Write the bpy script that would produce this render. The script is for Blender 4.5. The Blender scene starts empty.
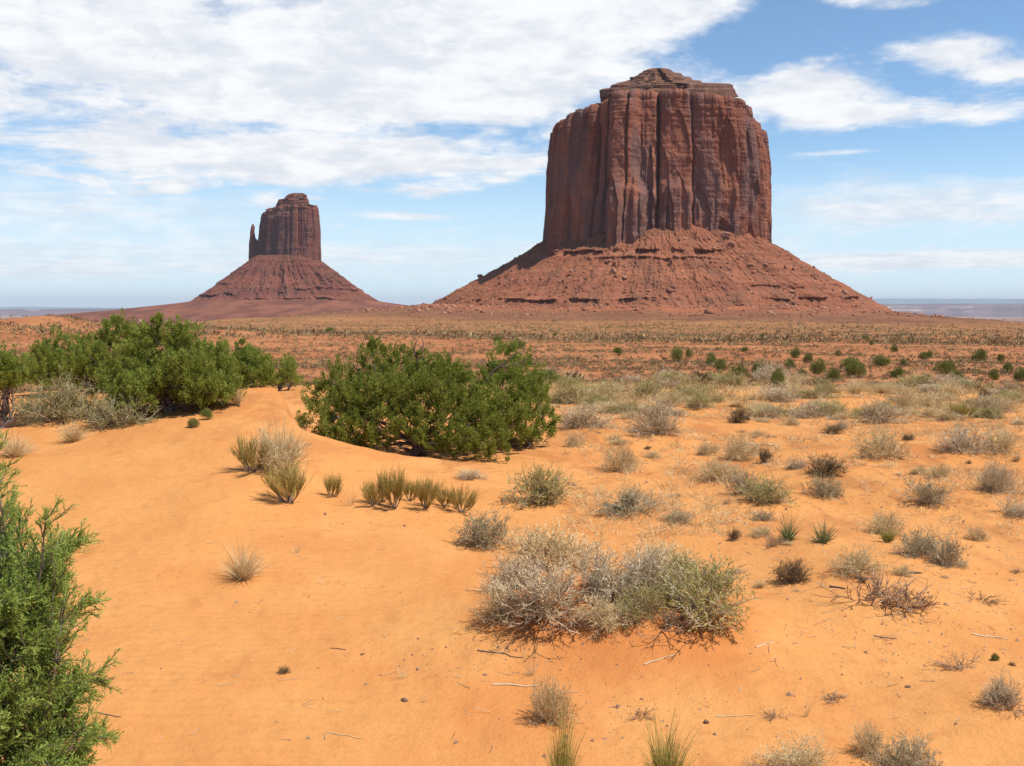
import bpy, math, random
import numpy as np
from mathutils import Vector, Matrix

PI = math.pi
random.seed(7)
RNG = np.random.default_rng(11)
C = bpy.context.scene.collection
SC = bpy.context.scene

# ------------------------------------------------------------------ camera, sky, sun, exposure
CAM_Z = 2.6
FPX = 1000.0
HORIZON = 304.0
PITCH = math.atan((383.0 - HORIZON) / FPX)
cam = bpy.data.cameras.new('camera')
cam.sensor_width = 36.0
cam.lens = FPX / 1024.0 * 36.0
cam.clip_start = 0.05
cam.clip_end = 200000.0
cam_o = bpy.data.objects.new('camera', cam)
C.objects.link(cam_o)
cam_o.location = (0, 0, CAM_Z)
cam_o.rotation_euler = (PI / 2 - PITCH, 0, 0)
SC.camera = cam_o

SUN_EL = math.radians(60)
SUN_AZ = math.radians(107)          # clockwise from +Y
to_sun = Vector((math.cos(SUN_EL) * math.sin(SUN_AZ), math.cos(SUN_EL) * math.cos(SUN_AZ), math.sin(SUN_EL)))
sun = bpy.data.lights.new('sun', 'SUN')
sun.energy = 4.6
sun.angle = math.radians(0.5)
sun.color = (1.0, 0.955, 0.88)
sun_o = bpy.data.objects.new('sun', sun)
C.objects.link(sun_o)
sun_o.rotation_euler = (-to_sun).to_track_quat('-Z', 'Y').to_euler()
sun_o.location = (200, -50, 600)

SC.view_settings.view_transform = 'Standard'
SC.view_settings.look = 'None'
SC.view_settings.gamma = 1.0
SC.view_settings.use_curve_mapping = False
SC.view_settings.exposure = 0.20
SC.render.engine = 'CYCLES'
SC.cycles.use_denoising = True
SC.cycles.max_bounces = 6
SC.cycles.diffuse_bounces = 3
SC.cycles.transparent_max_bounces = 8
SC.cycles.volume_bounces = 0


class NT:
    """small helper to write node graphs as expressions"""
    def __init__(s, tree):
        s.t = tree

    def n(s, typ, **kw):
        o = s.t.nodes.new(typ)
        for k, v in kw.items():
            setattr(o, k, v)
        return o

    def put(s, sock, v):
        if hasattr(v, 'is_output'):
            s.t.links.new(v, sock)
        else:
            if isinstance(v, (tuple, list)) and len(v) == 3 and sock.type == 'RGBA':
                v = (*v, 1.0)
            sock.default_value = v

    def m(s, op, a, b=None, c=None, clamp=False):
        o = s.n('ShaderNodeMath', operation=op, use_clamp=clamp)
        for i, v in enumerate((a, b, c)):
            if v is not None:
                s.put(o.inputs[i], v)
        return o.outputs[0]

    def add(s, *a):
        r = a[0]
        for v in a[1:]:
            r = s.m('ADD', r, v)
        return r

    def mul(s, a, b):
        return s.m('MULTIPLY', a, b)

    def sst(s, v, a, b, lo=0.0, hi=1.0):
        o = s.n('ShaderNodeMapRange', interpolation_type='SMOOTHSTEP')
        s.put(o.inputs['Value'], v)
        o.inputs['From Min'].default_value = a
        o.inputs['From Max'].default_value = b
        o.inputs['To Min'].default_value = lo
        o.inputs['To Max'].default_value = hi
        return o.outputs[0]

    def vm(s, v, k):
        o = s.n('ShaderNodeVectorMath', operation='MULTIPLY')
        s.put(o.inputs[0], v)
        o.inputs[1].default_value = k
        return o.outputs[0]

    def comb(s, x, y, z):
        o = s.n('ShaderNodeCombineXYZ')
        for i, v in enumerate((x, y, z)):
            s.put(o.inputs[i], v)
        return o.outputs[0]

    def sep(s, v):
        o = s.n('ShaderNodeSeparateXYZ')
        s.put(o.inputs[0], v)
        return o.outputs

    def noise(s, vec, scale, detail=4, rough=0.55, dist=0.0):
        o = s.n('ShaderNodeTexNoise')
        s.put(o.inputs['Vector'], vec)
        o.inputs['Scale'].default_value = scale
        o.inputs['Detail'].default_value = detail
        o.inputs['Roughness'].default_value = rough
        o.inputs['Distortion'].default_value = dist
        return o.outputs[0]

    def mix(s, f, a, b, blend='MIX'):
        o = s.n('ShaderNodeMix', data_type='RGBA', blend_type=blend)
        s.put(o.inputs[0], f)
        s.put(o.inputs[6], a)
        s.put(o.inputs[7], b)
        return o.outputs[2]

    def bump(s, h, strength, dist, normal=None):
        o = s.n('ShaderNodeBump')
        s.put(o.inputs['Height'], h)
        o.inputs['Strength'].default_value = strength
        o.inputs['Distance'].default_value = dist
        if normal is not None:
            s.put(o.inputs['Normal'], normal)
        return o.outputs[0]


world = bpy.data.worlds.new('World')
SC.world = world
world.use_nodes = True
W = NT(world.node_tree)
world.node_tree.nodes.clear()
sky = W.n('ShaderNodeTexSky', sky_type='NISHITA')
sky.sun_disc = False
sky.sun_elevation = SUN_EL
sky.sun_rotation = SUN_AZ
sky.altitude = 1600
sky.air_density = 1.0
sky.dust_density = 0.4
sky.ozone_density = 1.5
tc = W.n('ShaderNodeTexCoord')
DX, DY, DZ = W.sep(tc.outputs['Generated'])
azi = W.m('ARCTAN2', DX, DY)
ele = W.m('ARCSINE', DZ)
zz = W.add(W.m('MAXIMUM', DZ, 0.0), 0.07)
qx = W.m('DIVIDE', DX, zz)
qy = W.m('DIVIDE', DY, zz)
warp = W.noise(W.comb(W.mul(qx, 1.0), W.mul(qy, 1.0), 3.1), 1.3, 3, 0.5)
n1 = W.noise(W.comb(W.add(W.mul(qx, 0.9), W.mul(warp, 0.35)), W.mul(qy, 0.85), 0.4), 2.1, 10, 0.60, 0.25)
n2 = W.noise(W.comb(W.mul(azi, 5.0), W.mul(ele, 26.0), 1.7), 2.2, 8, 0.62, 0.5)
n3 = W.noise(W.comb(W.mul(azi, 11.0), W.mul(ele, 24.0), 5.3), 2.4, 8, 0.6, 0.3)


def blob(px, py, sx, sy, a):
    u = math.atan((px - 512) / FPX)
    v = (HORIZON - py) / FPX * 0.985
    du = W.m('DIVIDE', W.m('SUBTRACT', azi, u), sx / FPX)
    dv = W.m('DIVIDE', W.m('SUBTRACT', ele, v), sy / FPX)
    e = W.m('EXPONENT', W.mul(W.add(W.mul(du, du), W.mul(dv, dv)), -1.0))
    return W.mul(e, a)


cov = None
for b in ((30, 70, 360, 105, .52), (400, 75, 190, 80, .45), (330, 168, 260, 24, .42), (570, 60, 120, 70, .36), (420, 45, 50, 14, -.14), (210, 25, 60, 10, -.12), (290, 135, 90, 10, -.10),
          (690, 16, 90, 30, .50), (900, 34, 50, 6, .3), (855, 6, 50, 22, .85), (790, 105, 85, 32, .46), (930, 130, 120, 14, .42),
          (956, 78, 50, 20, .62), (1010, 99, 30, 10, .5), (450, 205, 90, 22, -.16), (940, 30, 70, 25, -.28),
          (900, 172, 140, 22, -.25), (770, 30, 40, 16, -.15)):
    o = blob(*b)
    cov = o if cov is None else W.add(cov, o)
dens_a = W.sst(W.add(W.mul(n1, 1.35), W.mul(n3, 0.38), cov), 1.0, 1.34)
cov2 = None
for b in ((920, 212, 180, 26, .50), (945, 263, 100, 7, 1.0), (835, 161, 46, 3, .36), (405, 217, 50, 4, .44), (272, 203, 13, 6, .40),
          (90, 215, 220, 34, .38), (520, 258, 320, 22, .34), (40, 268, 240, 18, .30), (850, 268, 26, 5, .22), (640, 200, 60, 20, -.2), (1000, 285, 160, 12, .1)):
    o = blob(*b)
    cov2 = o if cov2 is None else W.add(cov2, o)
dens_b = W.mul(W.sst(W.add(W.mul(n2, 0.62), W.mul(n3, 0.26), cov2), 0.52, 0.98), 0.86)
dens = W.m('MAXIMUM', dens_a, dens_b)
shade = W.noise(W.comb(W.mul(qx, 1.2), W.mul(qy, 1.2), 9.0), 2.4, 6, 0.6)
ccol = W.mix(W.sst(W.add(W.mul(shade, 0.6), W.mul(n3, 0.4)), 0.38, 0.60), (5.3, 5.6, 6.15), (6.85, 6.92, 7.05))
skyc = W.mix(1.0, sky.outputs[0], (.89, 1.02, 1.07), 'MULTIPLY')
hz = W.mix(W.sst(ele, 0.0, 0.17, 0.85, 0.0), skyc, (5.0, 6.2, 7.2))
final = W.mix(dens, hz, ccol)
bg = W.n('ShaderNodeBackground')
W.put(bg.inputs[0], final)
bg.inputs[1].default_value = 0.125
wo = W.n('ShaderNodeOutputWorld')
world.node_tree.links.new(bg.outputs[0], wo.inputs[0])

# ------------------------------------------------------------------ noise in numpy
PERM = np.random.default_rng(3).permutation(256)
PERM = np.concatenate([PERM, PERM, PERM])
G3 = np.random.default_rng(4).normal(size=(256, 3))
G3 /= np.linalg.norm(G3, axis=1)[:, None]


def noise3(x, y, z):
    x, y, z = np.broadcast_arrays(np.asarray(x, float), np.asarray(y, float), np.asarray(z, float))
    xi, yi, zi = np.floor(x), np.floor(y), np.floor(z)
    xf, yf, zf = x - xi, y - yi, z - zi
    xi, yi, zi = xi.astype(np.int64) & 255, yi.astype(np.int64) & 255, zi.astype(np.int64) & 255
    u, v, w = (t * t * t * (t * (t * 6 - 15) + 10) for t in (xf, yf, zf))

    def g(i, j, k):
        h = PERM[PERM[PERM[(xi + i) & 255] + ((yi + j) & 255)] + ((zi + k) & 255)]
        gr = G3[h]
        return gr[..., 0] * (xf - i) + gr[..., 1] * (yf - j) + gr[..., 2] * (zf - k)
    a = g(0, 0, 0) * (1 - u) + g(1, 0, 0) * u
    b = g(0, 1, 0) * (1 - u) + g(1, 1, 0) * u
    c = g(0, 0, 1) * (1 - u) + g(1, 0, 1) * u
    d = g(0, 1, 1) * (1 - u) + g(1, 1, 1) * u
    return ((a * (1 - v) + b * v) * (1 - w) + (c * (1 - v) + d * v) * w) * 1.5


def fbm(x, y, z=0.0, oct=4, gain=0.5):
    s, a, f = 0.0, 1.0, 1.0
    for i in range(oct):
        s = s + a * noise3(x * f + 17.3 * i, y * f - 9.1 * i, z * f + 5.7 * i)
        a *= gain
        f *= 2.03
    return s


def S(a, b, v):
    t = np.clip((v - a) / (b - a), 0, 1)
    return t * t * (3 - 2 * t)


# ------------------------------------------------------------------ the lie of the land (metres, camera stands above the origin)
MERRICK = (160.0, 1100.0)
MITTEN = (-585.0, 2600.0)
_r = np.array([0.5, 7, 15, 22, 30, 37, 46, 60, 80, 120, 200, 400, 700, 1000, 1500, 3000, 6000, 12000, 20000, 38000, 60000])
_z = np.array([0, 0, 0, 0.08, 0.0, -0.35, -1.15, -2.2, -2.9, -3.9, -5.4, -9.0, -14, -20, -32, -56, -92, -150, -230, -420, -640.])
_lr = np.linspace(math.log(0.5), math.log(60000), 1500)
_lz = np.interp(_lr, np.log(_r), _z)
_k = np.hanning(61)
_k /= _k.sum()
_lz = np.convolve(np.pad(_lz, 30, mode='edge'), _k, mode='valid')
_crest_x = np.array([-40, -20, -10, -6.5, -4.7, -3.7, -2.7, -1.7, -0.7, 0.3, 1.5, 40])
_crest_h = np.array([0.2, 0.45, 0.62, 0.86, 1.02, 0.80, 0.52, 0.25, 0.10, 0.03, 0.0, 0.0])
_fx = np.linspace(-40, 40, 801)
_fh = np.convolve(np.pad(np.interp(_fx, _crest_x, _crest_h), 5, mode='edge'), np.hanning(11) / np.hanning(11).sum(), mode='valid')
MOUNDS = []


def apron(rho, pts):
    return np.interp(rho, *zip(*pts))


def H(x, y, fine=True):
    x = np.asarray(x, float)
    y = np.asarray(y, float)
    r = np.hypot(x, y)
    z = np.interp(np.log(np.maximum(r, 0.5)), _lr, _lz)
    # dune with a hollow behind its crest
    h = np.interp(x, _fx, _fh)
    yr = 15.0 + 4.0 * (1 - S(-4.9, -3.0, x)) + 0.8 * S(-1.5, 1.0, x)
    wback = 1.6 + 9.0 * (1 - S(-7.5, -3.6, x))
    z = z + h * S(6.5, 1.0, 0) * 0 + h * S(7.0, 15.5 + (yr - 15.0) * 0.75, y) * (1 - S(yr, yr + wback, y))
    for (mx, my, mh, ms) in MOUNDS:
        z = z + mh * np.exp(-((x - mx) ** 2 + (y - my) ** 2) / (ms * ms))
    # the red rise on the left and the aprons of the two buttes
    z = z + 5.6 * np.exp(-((x + 150) / 95) ** 2 - ((y - 250) / 75) ** 2)
    z = z + 1.6 * np.exp(-((x + 113) / 9) ** 2 - ((y - 245) / 12) ** 2)
    d1 = np.hypot(x - MERRICK[0], y - MERRICK[1])
    a1 = apron(d1, ((0, 20), (215, 19), (250, 16), (310, 10.5), (400, 6), (520, 2.5), (700, 0), (1e6, 0)))
    a1 = a1 * (1 + .75 * S(120, 330, MERRICK[0] - x)) * (1 - 0.95 * S(190, 470, x - MERRICK[0]))
    z = z + a1 - 10.0 * S(150, 480, x - MERRICK[0]) * S(550, 950, y) * (1 - S(3500, 6000, y))
    d2 = np.hypot(x - MITTEN[0], y - MITTEN[1])
    z = z + apron(d2, ((0, 66), (210, 64), (300, 52), (440, 37), (650, 19), (900, 6), (1200, 0), (1e6, 0)))
    z = z + 0.13 * fbm(x / 5.5, y / 5.5, 1.0, 3) * (S(10, 20, r) * 1.1 + 0.25) * (1 - S(60, 120, r)) * (1 - 0.7 * S(-0.5, -2.5, x) * (1 - S(16, 20, r)))
    z = z + 0.55 * fbm(x / 38, y / 38, 2.0, 3) * S(45, 110, r) * (1 - S(900, 1500, r))
    z = z + 2.2 * fbm(x / 260, y / 260, 3.0, 4) * S(250, 700, r)
    z = z + 14 * fbm(x / 2600, y / 2600, 4.0, 4) * S(4500, 9000, r)
    if fine:
        nf = 1 - S(18, 40, r)
        z = z + nf * (0.028 * fbm(x / 0.9, y / 0.9, 5.0, 3) + 0.006 * fbm(x / 0.16, y / 0.16, 6.0, 2))
    return z


def ray(px, py):
    cx, cy = (px - 512) / FPX, -(py - 383) / FPX
    F = np.array([0, math.cos(PITCH), -math.sin(PITCH)])
    U = np.array([0, math.sin(PITCH), math.cos(PITCH)])
    return F + cx * np.array([1.0, 0, 0]) + cy * U


def at(px, py):
    """where the line of sight through a pixel of the photograph meets the ground; also metres per pixel there"""
    d = ray(px, py)
    t = np.exp(np.linspace(math.log(2.0), math.log(6000), 1600))
    gap = CAM_Z + d[2] * t - H(d[0] * t, d[1] * t, False)
    k = int(np.argmax(gap < 0)) if (gap < 0).any() else len(t) - 1
    t0, t1 = t[max(k - 1, 0)], t[k]
    tt = np.linspace(t0, t1, 20)
    gg = CAM_Z + d[2] * tt - H(d[0] * tt, d[1] * tt, False)
    tb = tt[int(np.argmax(gg < 0))] if (gg < 0).any() else t1
    return float(d[0] * tb), float(d[1] * tb), float(tb / FPX)


# ------------------------------------------------------------------ mesh helpers
def mesh_of(name, V, faces, mat, tint=None, smooth=False):
    """V (n,3); faces: list of int arrays (m,3) or (m,4)"""
    me = bpy.data.meshes.new(name)
    V = np.ascontiguousarray(V, np.float32)
    faces = [np.asarray(f, np.int32) for f in faces if len(f)]
    me.vertices.add(len(V))
    me.vertices.foreach_set('co', V.ravel())
    loops = np.concatenate([f.ravel() for f in faces])
    tot = np.concatenate([np.full(len(f), f.shape[1], np.int32) for f in faces])
    start = np.concatenate([[0], np.cumsum(tot)[:-1]]).astype(np.int32)
    me.loops.add(len(loops))
    me.loops.foreach_set('vertex_index', loops.astype(np.int32))
    me.polygons.add(len(tot))
    me.polygons.foreach_set('loop_start', start)
    me.polygons.foreach_set('loop_total', tot)
    if smooth:
        me.polygons.foreach_set('use_smooth', np.ones(len(tot), bool))
    me.update(calc_edges=True)
    if tint is not None:
        a = me.attributes.new('tint', 'FLOAT', 'POINT')
        a.data.foreach_set('value', np.ascontiguousarray(tint, np.float32))
    me.validate()
    me.materials.append(mat)
    return me


def link(name, me, parent=None, loc=(0, 0, 0)):
    o = bpy.data.objects.new(name, me)
    C.objects.link(o)
    o.location = loc
    if parent is not None:
        o.parent = parent
    return o


def tag(o, label=None, cat=None, group=None, kind=None):
    for k, v in (('label', label), ('category', cat), ('group', group), ('kind', kind)):
        if v:
            o[k] = v
    return o


def merge(parts):
    """parts: list of (V, F(m,k), tint)"""
    Vs, Fs, Ts, off = [], [], [], 0
    for V, F, T in parts:
        Vs.append(V)
        Fs.append(np.asarray(F) + off)
        Ts.append(T)
        off += len(V)
    byk = {}
    for F in Fs:
        byk.setdefault(F.shape[1], []).append(F)
    return np.concatenate(Vs), [np.concatenate(f) for f in byk.values()], np.concatenate(Ts)


def unit(v):
    return v / np.maximum(np.linalg.norm(v, axis=-1, keepdims=True), 1e-9)


def tubes(P, Wd, tint, sides=3):
    """P (N,K,3) centre lines, Wd (N,K) radii"""
    N, K, _ = P.shape
    T = np.gradient(P, axis=1)
    T = unit(T)
    ref = unit(RNG.normal(size=(N, 1, 3)))
    A = unit(np.cross(T, ref))
    B = np.cross(T, A)
    rings = []
    for s in range(sides):
        a = 2 * PI * s / sides
        rings.append(P + (A * math.cos(a) + B * math.sin(a)) * Wd[..., None])
    V = np.stack(rings, 2).reshape(-1, 3)
    base = (np.arange(N)[:, None] * K + np.arange(K - 1)[None, :]) * sides
    F = []
    for s in range(sides):
        s2 = (s + 1) % sides
        F.append(np.stack([base + s, base + s2, base + sides + s2, base + sides + s], -1).reshape(-1, 4))
    return V, np.concatenate(F), np.repeat(tint, K * sides)


def ribbons(P, Wd, tint):
    N, K, _ = P.shape
    T = unit(np.gradient(P, axis=1))
    A = unit(np.cross(T, unit(RNG.normal(size=(N, 1, 3)))))
    V = np.stack([P - A * Wd[..., None], P + A * Wd[..., None]], 2).reshape(-1, 3)
    b = (np.arange(N)[:, None] * K + np.arange(K - 1)[None, :]) * 2
    F = np.stack([b, b + 1, b + 3, b + 2], -1).reshape(-1, 4)
    return V, F, np.repeat(tint, K * 2)


def leaves(P, D, L, Wd, tint):
    """one rhombic blade per point"""
    D = unit(D)
    A = unit(np.cross(D, np.array([0, 0, 1.0]) + RNG.normal(size=D.shape) * .55))
    mid = P + D * (L * 0.45)[:, None]
    V = np.stack([P, mid + A * Wd[:, None], P + D * L[:, None], mid - A * Wd[:, None]], 1).reshape(-1, 3)
    F = np.arange(len(P) * 4).reshape(-1, 4)
    return V, F, np.repeat(tint, 4)


def grow(p0, d0, L, K, bend=0.25, gravity=0.0, wig=0.05):
    """curved centre lines: start points, directions, lengths"""
    N = len(p0)
    d = unit(d0)
    P = np.zeros((N, K, 3))
    P[:, 0] = p0
    b = RNG.normal(size=(N, 3)) * bend
    for k in range(1, K):
        d = unit(d + b / K + RNG.normal(size=(N, 3)) * wig + np.array([0, 0, gravity]) / K)
        P[:, k] = P[:, k - 1] + d * (L / (K - 1))[:, None]
    return P


def along(P, t):
    """points and directions at parameter t (N,) in 0..1 along lines P (N,K,3)"""
    N, K, _ = P.shape
    f = np.clip(t, 0, 0.999) * (K - 1)
    i = f.astype(int)
    w = (f - i)[:, None]
    a, b = P[np.arange(N), i], P[np.arange(N), i + 1]
    return a * (1 - w) + b * w, unit(b - a)


# ------------------------------------------------------------------ materials
def new_mat(name):
    m = bpy.data.materials.new(name)
    m.use_nodes = True
    m.node_tree.nodes.clear()
    n = NT(m.node_tree)
    out = n.n('ShaderNodeOutputMaterial')
    bs = n.n('ShaderNodeBsdfPrincipled')
    bs.inputs['Specular IOR Level'].default_value = 0.15
    m.node_tree.links.new(bs.outputs[0], out.inputs[0])
    return m, n, bs, out


def plant_mat(name, cols, rough=0.75, transl=0.0):
    """colour by the random tint each blade or twig carries"""
    m, n, bs, out = new_mat(name)
    at_ = n.n('ShaderNodeAttribute', attribute_name='tint')
    rp = n.n('ShaderNodeValToRGB')
    m.node_tree.links.new(at_.outputs['Fac'], rp.inputs[0])
    el = rp.color_ramp.elements
    while len(el) < len(cols):
        el.new(0.5)
    for i, c in enumerate(cols):
        el[i].position = i / (len(cols) - 1)
        el[i].color = (*c, 1)
    oi = n.n('ShaderNodeObjectInfo')
    col = n.mix(0.28, rp.outputs[0], n.mix(oi.outputs['Random'], cols[0], cols[-1]))
    n.put(bs.inputs['Base Color'], col)
    bs.inputs['Roughness'].default_value = rough
    if transl:
        tr = n.n('ShaderNodeBsdfTranslucent')
        n.put(tr.inputs[0], col)
        mx = n.n('ShaderNodeMixShader')
        mx.inputs[0].default_value = transl
        m.node_tree.links.new(bs.outputs[0], mx.inputs[1])
        m.node_tree.links.new(tr.outputs[0], mx.inputs[2])
        m.node_tree.links.new(mx.outputs[0], out.inputs[0])
    return m


M = {}
M['juniper'] = plant_mat('juniper_foliage', [(.165, .195, .030), (.285, .330, .056), (.410, .445, .100)], .65, .42)
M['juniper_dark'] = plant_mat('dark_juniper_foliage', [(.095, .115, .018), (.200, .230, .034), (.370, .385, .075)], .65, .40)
M['juniper_near'] = plant_mat('near_juniper_foliage', [(.215, .285, .052), (.350, .450, .090), (.470, .560, .15)], .6, .42)
M['bark'] = plant_mat('juniper_bark', [(.11, .065, .045), (.20, .14, .11), (.32, .26, .22)], .9)
M['deadwood'] = plant_mat('dead_wood', [(.06, .040, .032), (.13, .09, .07), (.28, .22, .18)], .9)
M['grey_twig'] = plant_mat('grey_twigs', [(.36, .24, .14), (.54, .41, .255), (.74, .62, .43)], .85)
M['sage_leaf'] = plant_mat('sage_leaves', [(.29, .235, .110), (.41, .345, .175), (.55, .465, .27)], .8, .15)
M['green_sage'] = plant_mat('green_sage_leaves', [(.25, .24, .085), (.37, .345, .135), (.50, .455, .22)], .8, .2)
M['olive_leaf'] = plant_mat('olive_leaves', [(.29, .25, .060), (.45, .385, .105), (.62, .53, .20)], .75, .15)
M['ephedra'] = plant_mat('ephedra_stems', [(.26, .20, .045), (.40, .30, .075), (.55, .41, .14)], .7, .1)
M['straw'] = plant_mat('straw_blades', [(.46, .30, .13), (.68, .50, .255), (.84, .70, .42)], .8, .12)
M['yucca'] = plant_mat('yucca_blades', [(.15, .19, .065), (.28, .30, .115), (.50, .46, .24)], .55, .1)
M['bunchgrass'] = plant_mat('bunch_grass_blades', [(.18, .19, .035), (.36, .32, .07), (.55, .45, .14)], .6, .15)
M['bush'] = plant_mat('green_bush_leaves', [(.13, .14, .030), (.21, .22, .05), (.30, .30, .085)], .7, .12)
M['scrub'] = plant_mat('scrub_leaves', [(.15, .080, .042), (.24, .165, .080), (.42, .33, .155)], .8, .1)
M['dark_twig'] = plant_mat('dark_twigs', [(.11, .062, .036), (.20, .13, .075), (.32, .23, .13)], .85)
M['red_twig'] = plant_mat('reddish_dead_twigs', [(.22, .11, .06), (.36, .21, .12), (.54, .38, .24)], .9)
M['crust'] = plant_mat('crust_bits', [(.13, .055, .03), (.22, .10, .055), (.36, .22, .14)], .9)

# ground
m, n, bs, out = new_mat('desert_ground')
pos = n.n('ShaderNodeNewGeometry').outputs['Position']
px_, py_, pz_ = n.sep(pos)
flat = n.comb(px_, py_, 0.0)
rr = n.m('SQRT', n.add(n.mul(px_, px_), n.mul(py_, py_)))
big = n.noise(flat, 0.11, 5, 0.6)
mid_ = n.noise(flat, 0.9, 5, 0.6)
finen = n.noise(flat, 9.0, 5, 0.65)
grain = n.noise(flat, 95.0, 3, 0.7)
sand = n.mix(n.sst(n.add(n.mul(mid_, .5), n.mul(big, .5)), .36, .64), (.605, .255, .078), (.655, .305, .100))
sand = n.mix(n.sst(finen, .48, .70, 0, .50), sand, (.53, .215, .066))
sand = n.mix(n.sst(n.noise(n.comb(n.mul(px_, 1.0), n.mul(py_, .6), 7.0), 3.2, 6, .7, .5), .56, .70, 0, .5), sand, (.47, .175, .052))
sand = n.mix(n.sst(grain, .58, .72, 0, .45), sand, (.42, .17, .06))
sand = n.mix(n.sst(grain, .42, .28, 0, .35), sand, (.72, .40, .16))
# firmer, browner crust where the scrub grows
crustm = n.mul(n.sst(n.noise(n.comb(n.mul(px_, 1.0), n.mul(py_, .55), 3.0), 1.1, 6, .65, .4), .47, .60), n.sst(n.add(rr, n.mul(px_, .55)), 9, 16, 0.0, .80))
sand = n.mix(crustm, sand, (.45, .180, .060))
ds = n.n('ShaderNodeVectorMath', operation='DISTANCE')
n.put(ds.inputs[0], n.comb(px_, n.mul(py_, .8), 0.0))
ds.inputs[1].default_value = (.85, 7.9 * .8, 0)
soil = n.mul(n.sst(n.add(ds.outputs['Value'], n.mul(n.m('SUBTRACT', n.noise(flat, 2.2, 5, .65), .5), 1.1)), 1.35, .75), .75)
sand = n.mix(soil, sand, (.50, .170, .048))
sand = n.mix(n.mul(n.sst(n.noise(n.comb(px_, n.mul(py_, .7), 2.0), .75, 5, .62, .3), .52, .68), .45), sand, (.55, .195, .058))
red = n.mix(n.sst(n.noise(flat, .05, 6, .65), .38, .62), (.345, .125, .052), (.445, .185, .076))
red = n.mix(n.sst(n.noise(n.vm(pos, (.35, 1.0, .0)), .32, 7, .7), .50, .66, 0, .55), red, (.56, .25, .10))
red = n.mix(n.sst(n.noise(n.vm(pos, (.5, 1.0, .0)), .85, 6, .7), .54, .70, 0, .75), red, (.17, .085, .045))
yel = n.mix(n.sst(n.noise(n.vm(pos, (.4, 1.0, .0)), .05, 8, .72), .36, .64), (.27, .118, .050), (.38, .180, .074))
yel = n.mix(n.sst(n.noise(flat, .16, 7, .75), .54, .68, 0, .6), yel, (.20, .13, .055))
brown = n.mix(n.sst(n.noise(flat, .018, 7, .7), .36, .64), (.185, .082, .045), (.27, .118, .060))
brown = n.mix(n.sst(n.noise(flat, .10, 6, .75), .52, .68, 0, .55), brown, (.15, .085, .05))
vall = n.mix(n.sst(n.noise(n.vm(pos, (.3, 1.0, 0)), .0011, 7, .7), .40, .62), (.22, .12, .085), (.40, .26, .18))
wob = n.add(rr, n.mul(n.m('SUBTRACT', big, .5), 30))
wob2 = n.add(rr, n.mul(n.m('SUBTRACT', n.noise(flat, .02, 4, .6), .5), 260))
wob2 = n.add(wob2, n.mul(px_, .22))
col = n.mix(n.sst(wob, 34, 58), sand, red)
col = n.mix(n.sst(wob2, 330, 470), col, yel)
d1 = n.n('ShaderNodeVectorMath', operation='DISTANCE')
n.put(d1.inputs[0], flat)
d1.inputs[1].default_value = (MERRICK[0], MERRICK[1], 0)
wob3 = n.add(d1.outputs['Value'], n.mul(n.m('SUBTRACT', n.noise(flat, .012, 5, .6), .5), 120))
talusred = n.mix(n.sst(n.noise(flat, .04, 6, .7), .38, .62), (.385, .125, .058), (.29, .115, .060))
col = n.mix(n.sst(wob3, 460, 380), col, brown)
col = n.mix(n.sst(wob3, 310, 250), col, talusred)
col = n.mix(n.sst(rr, 1100, 1500), col, brown)
col = n.mix(n.sst(rr, 2900, 4500), col, vall)
d2 = n.n('ShaderNodeVectorMath', operation='DISTANCE')
n.put(d2.inputs[0], flat)
d2.inputs[1].default_value = (MITTEN[0], MITTEN[1], 0)
mitred = n.mix(n.sst(n.noise(n.vm(pos, (1.0, .35, 1.0)), .02, 8, .75), .42, .58), (.155, .060, .040), (.25, .098, .058))
col = n.mix(n.sst(n.add(d2.outputs['Value'], n.mul(n.m('SUBTRACT', n.noise(flat, .008, 5, .6), .5), 300)), 1250, 800), col, mitred)
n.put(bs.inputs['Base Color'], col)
bs.inputs['Roughness'].default_value = 0.95
bs.inputs['Specular IOR Level'].default_value = 0.05
rip = n.n('ShaderNodeTexWave', wave_type='BANDS', bands_direction='Y', wave_profile='SIN')
n.put(rip.inputs['Vector'], n.comb(n.mul(px_, .25), py_, 0.0))
rip.inputs['Scale'].default_value = 2.6
rip.inputs['Distortion'].default_value = 3.2
rip.inputs['Detail'].default_value = 2.0
rip.inputs['Detail Scale'].default_value = 1.4
ripm = n.mul(n.sst(px_, -0.3, -2.4, 0, 1.0), n.sst(rr, 26, 16))
nearm = n.sst(rr, 30, 6)
hgt = n.add(n.mul(n.mul(rip.outputs[0], ripm), .012), n.mul(finen, .035), n.mul(grain, .006), n.mul(n.noise(flat, 32.0, 4, .7), .016))
b1 = n.bump(n.add(hgt, n.mul(n.noise(flat, 3.0, 4, .5), .045)), .55, 1.0)
b2 = n.bump(n.mul(n.noise(flat, 1.2, 6, .7), n.sst(rr, 20, 60)), .5, .5, b1)
n.put(bs.inputs['Normal'], b2)
M['ground'] = m


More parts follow.
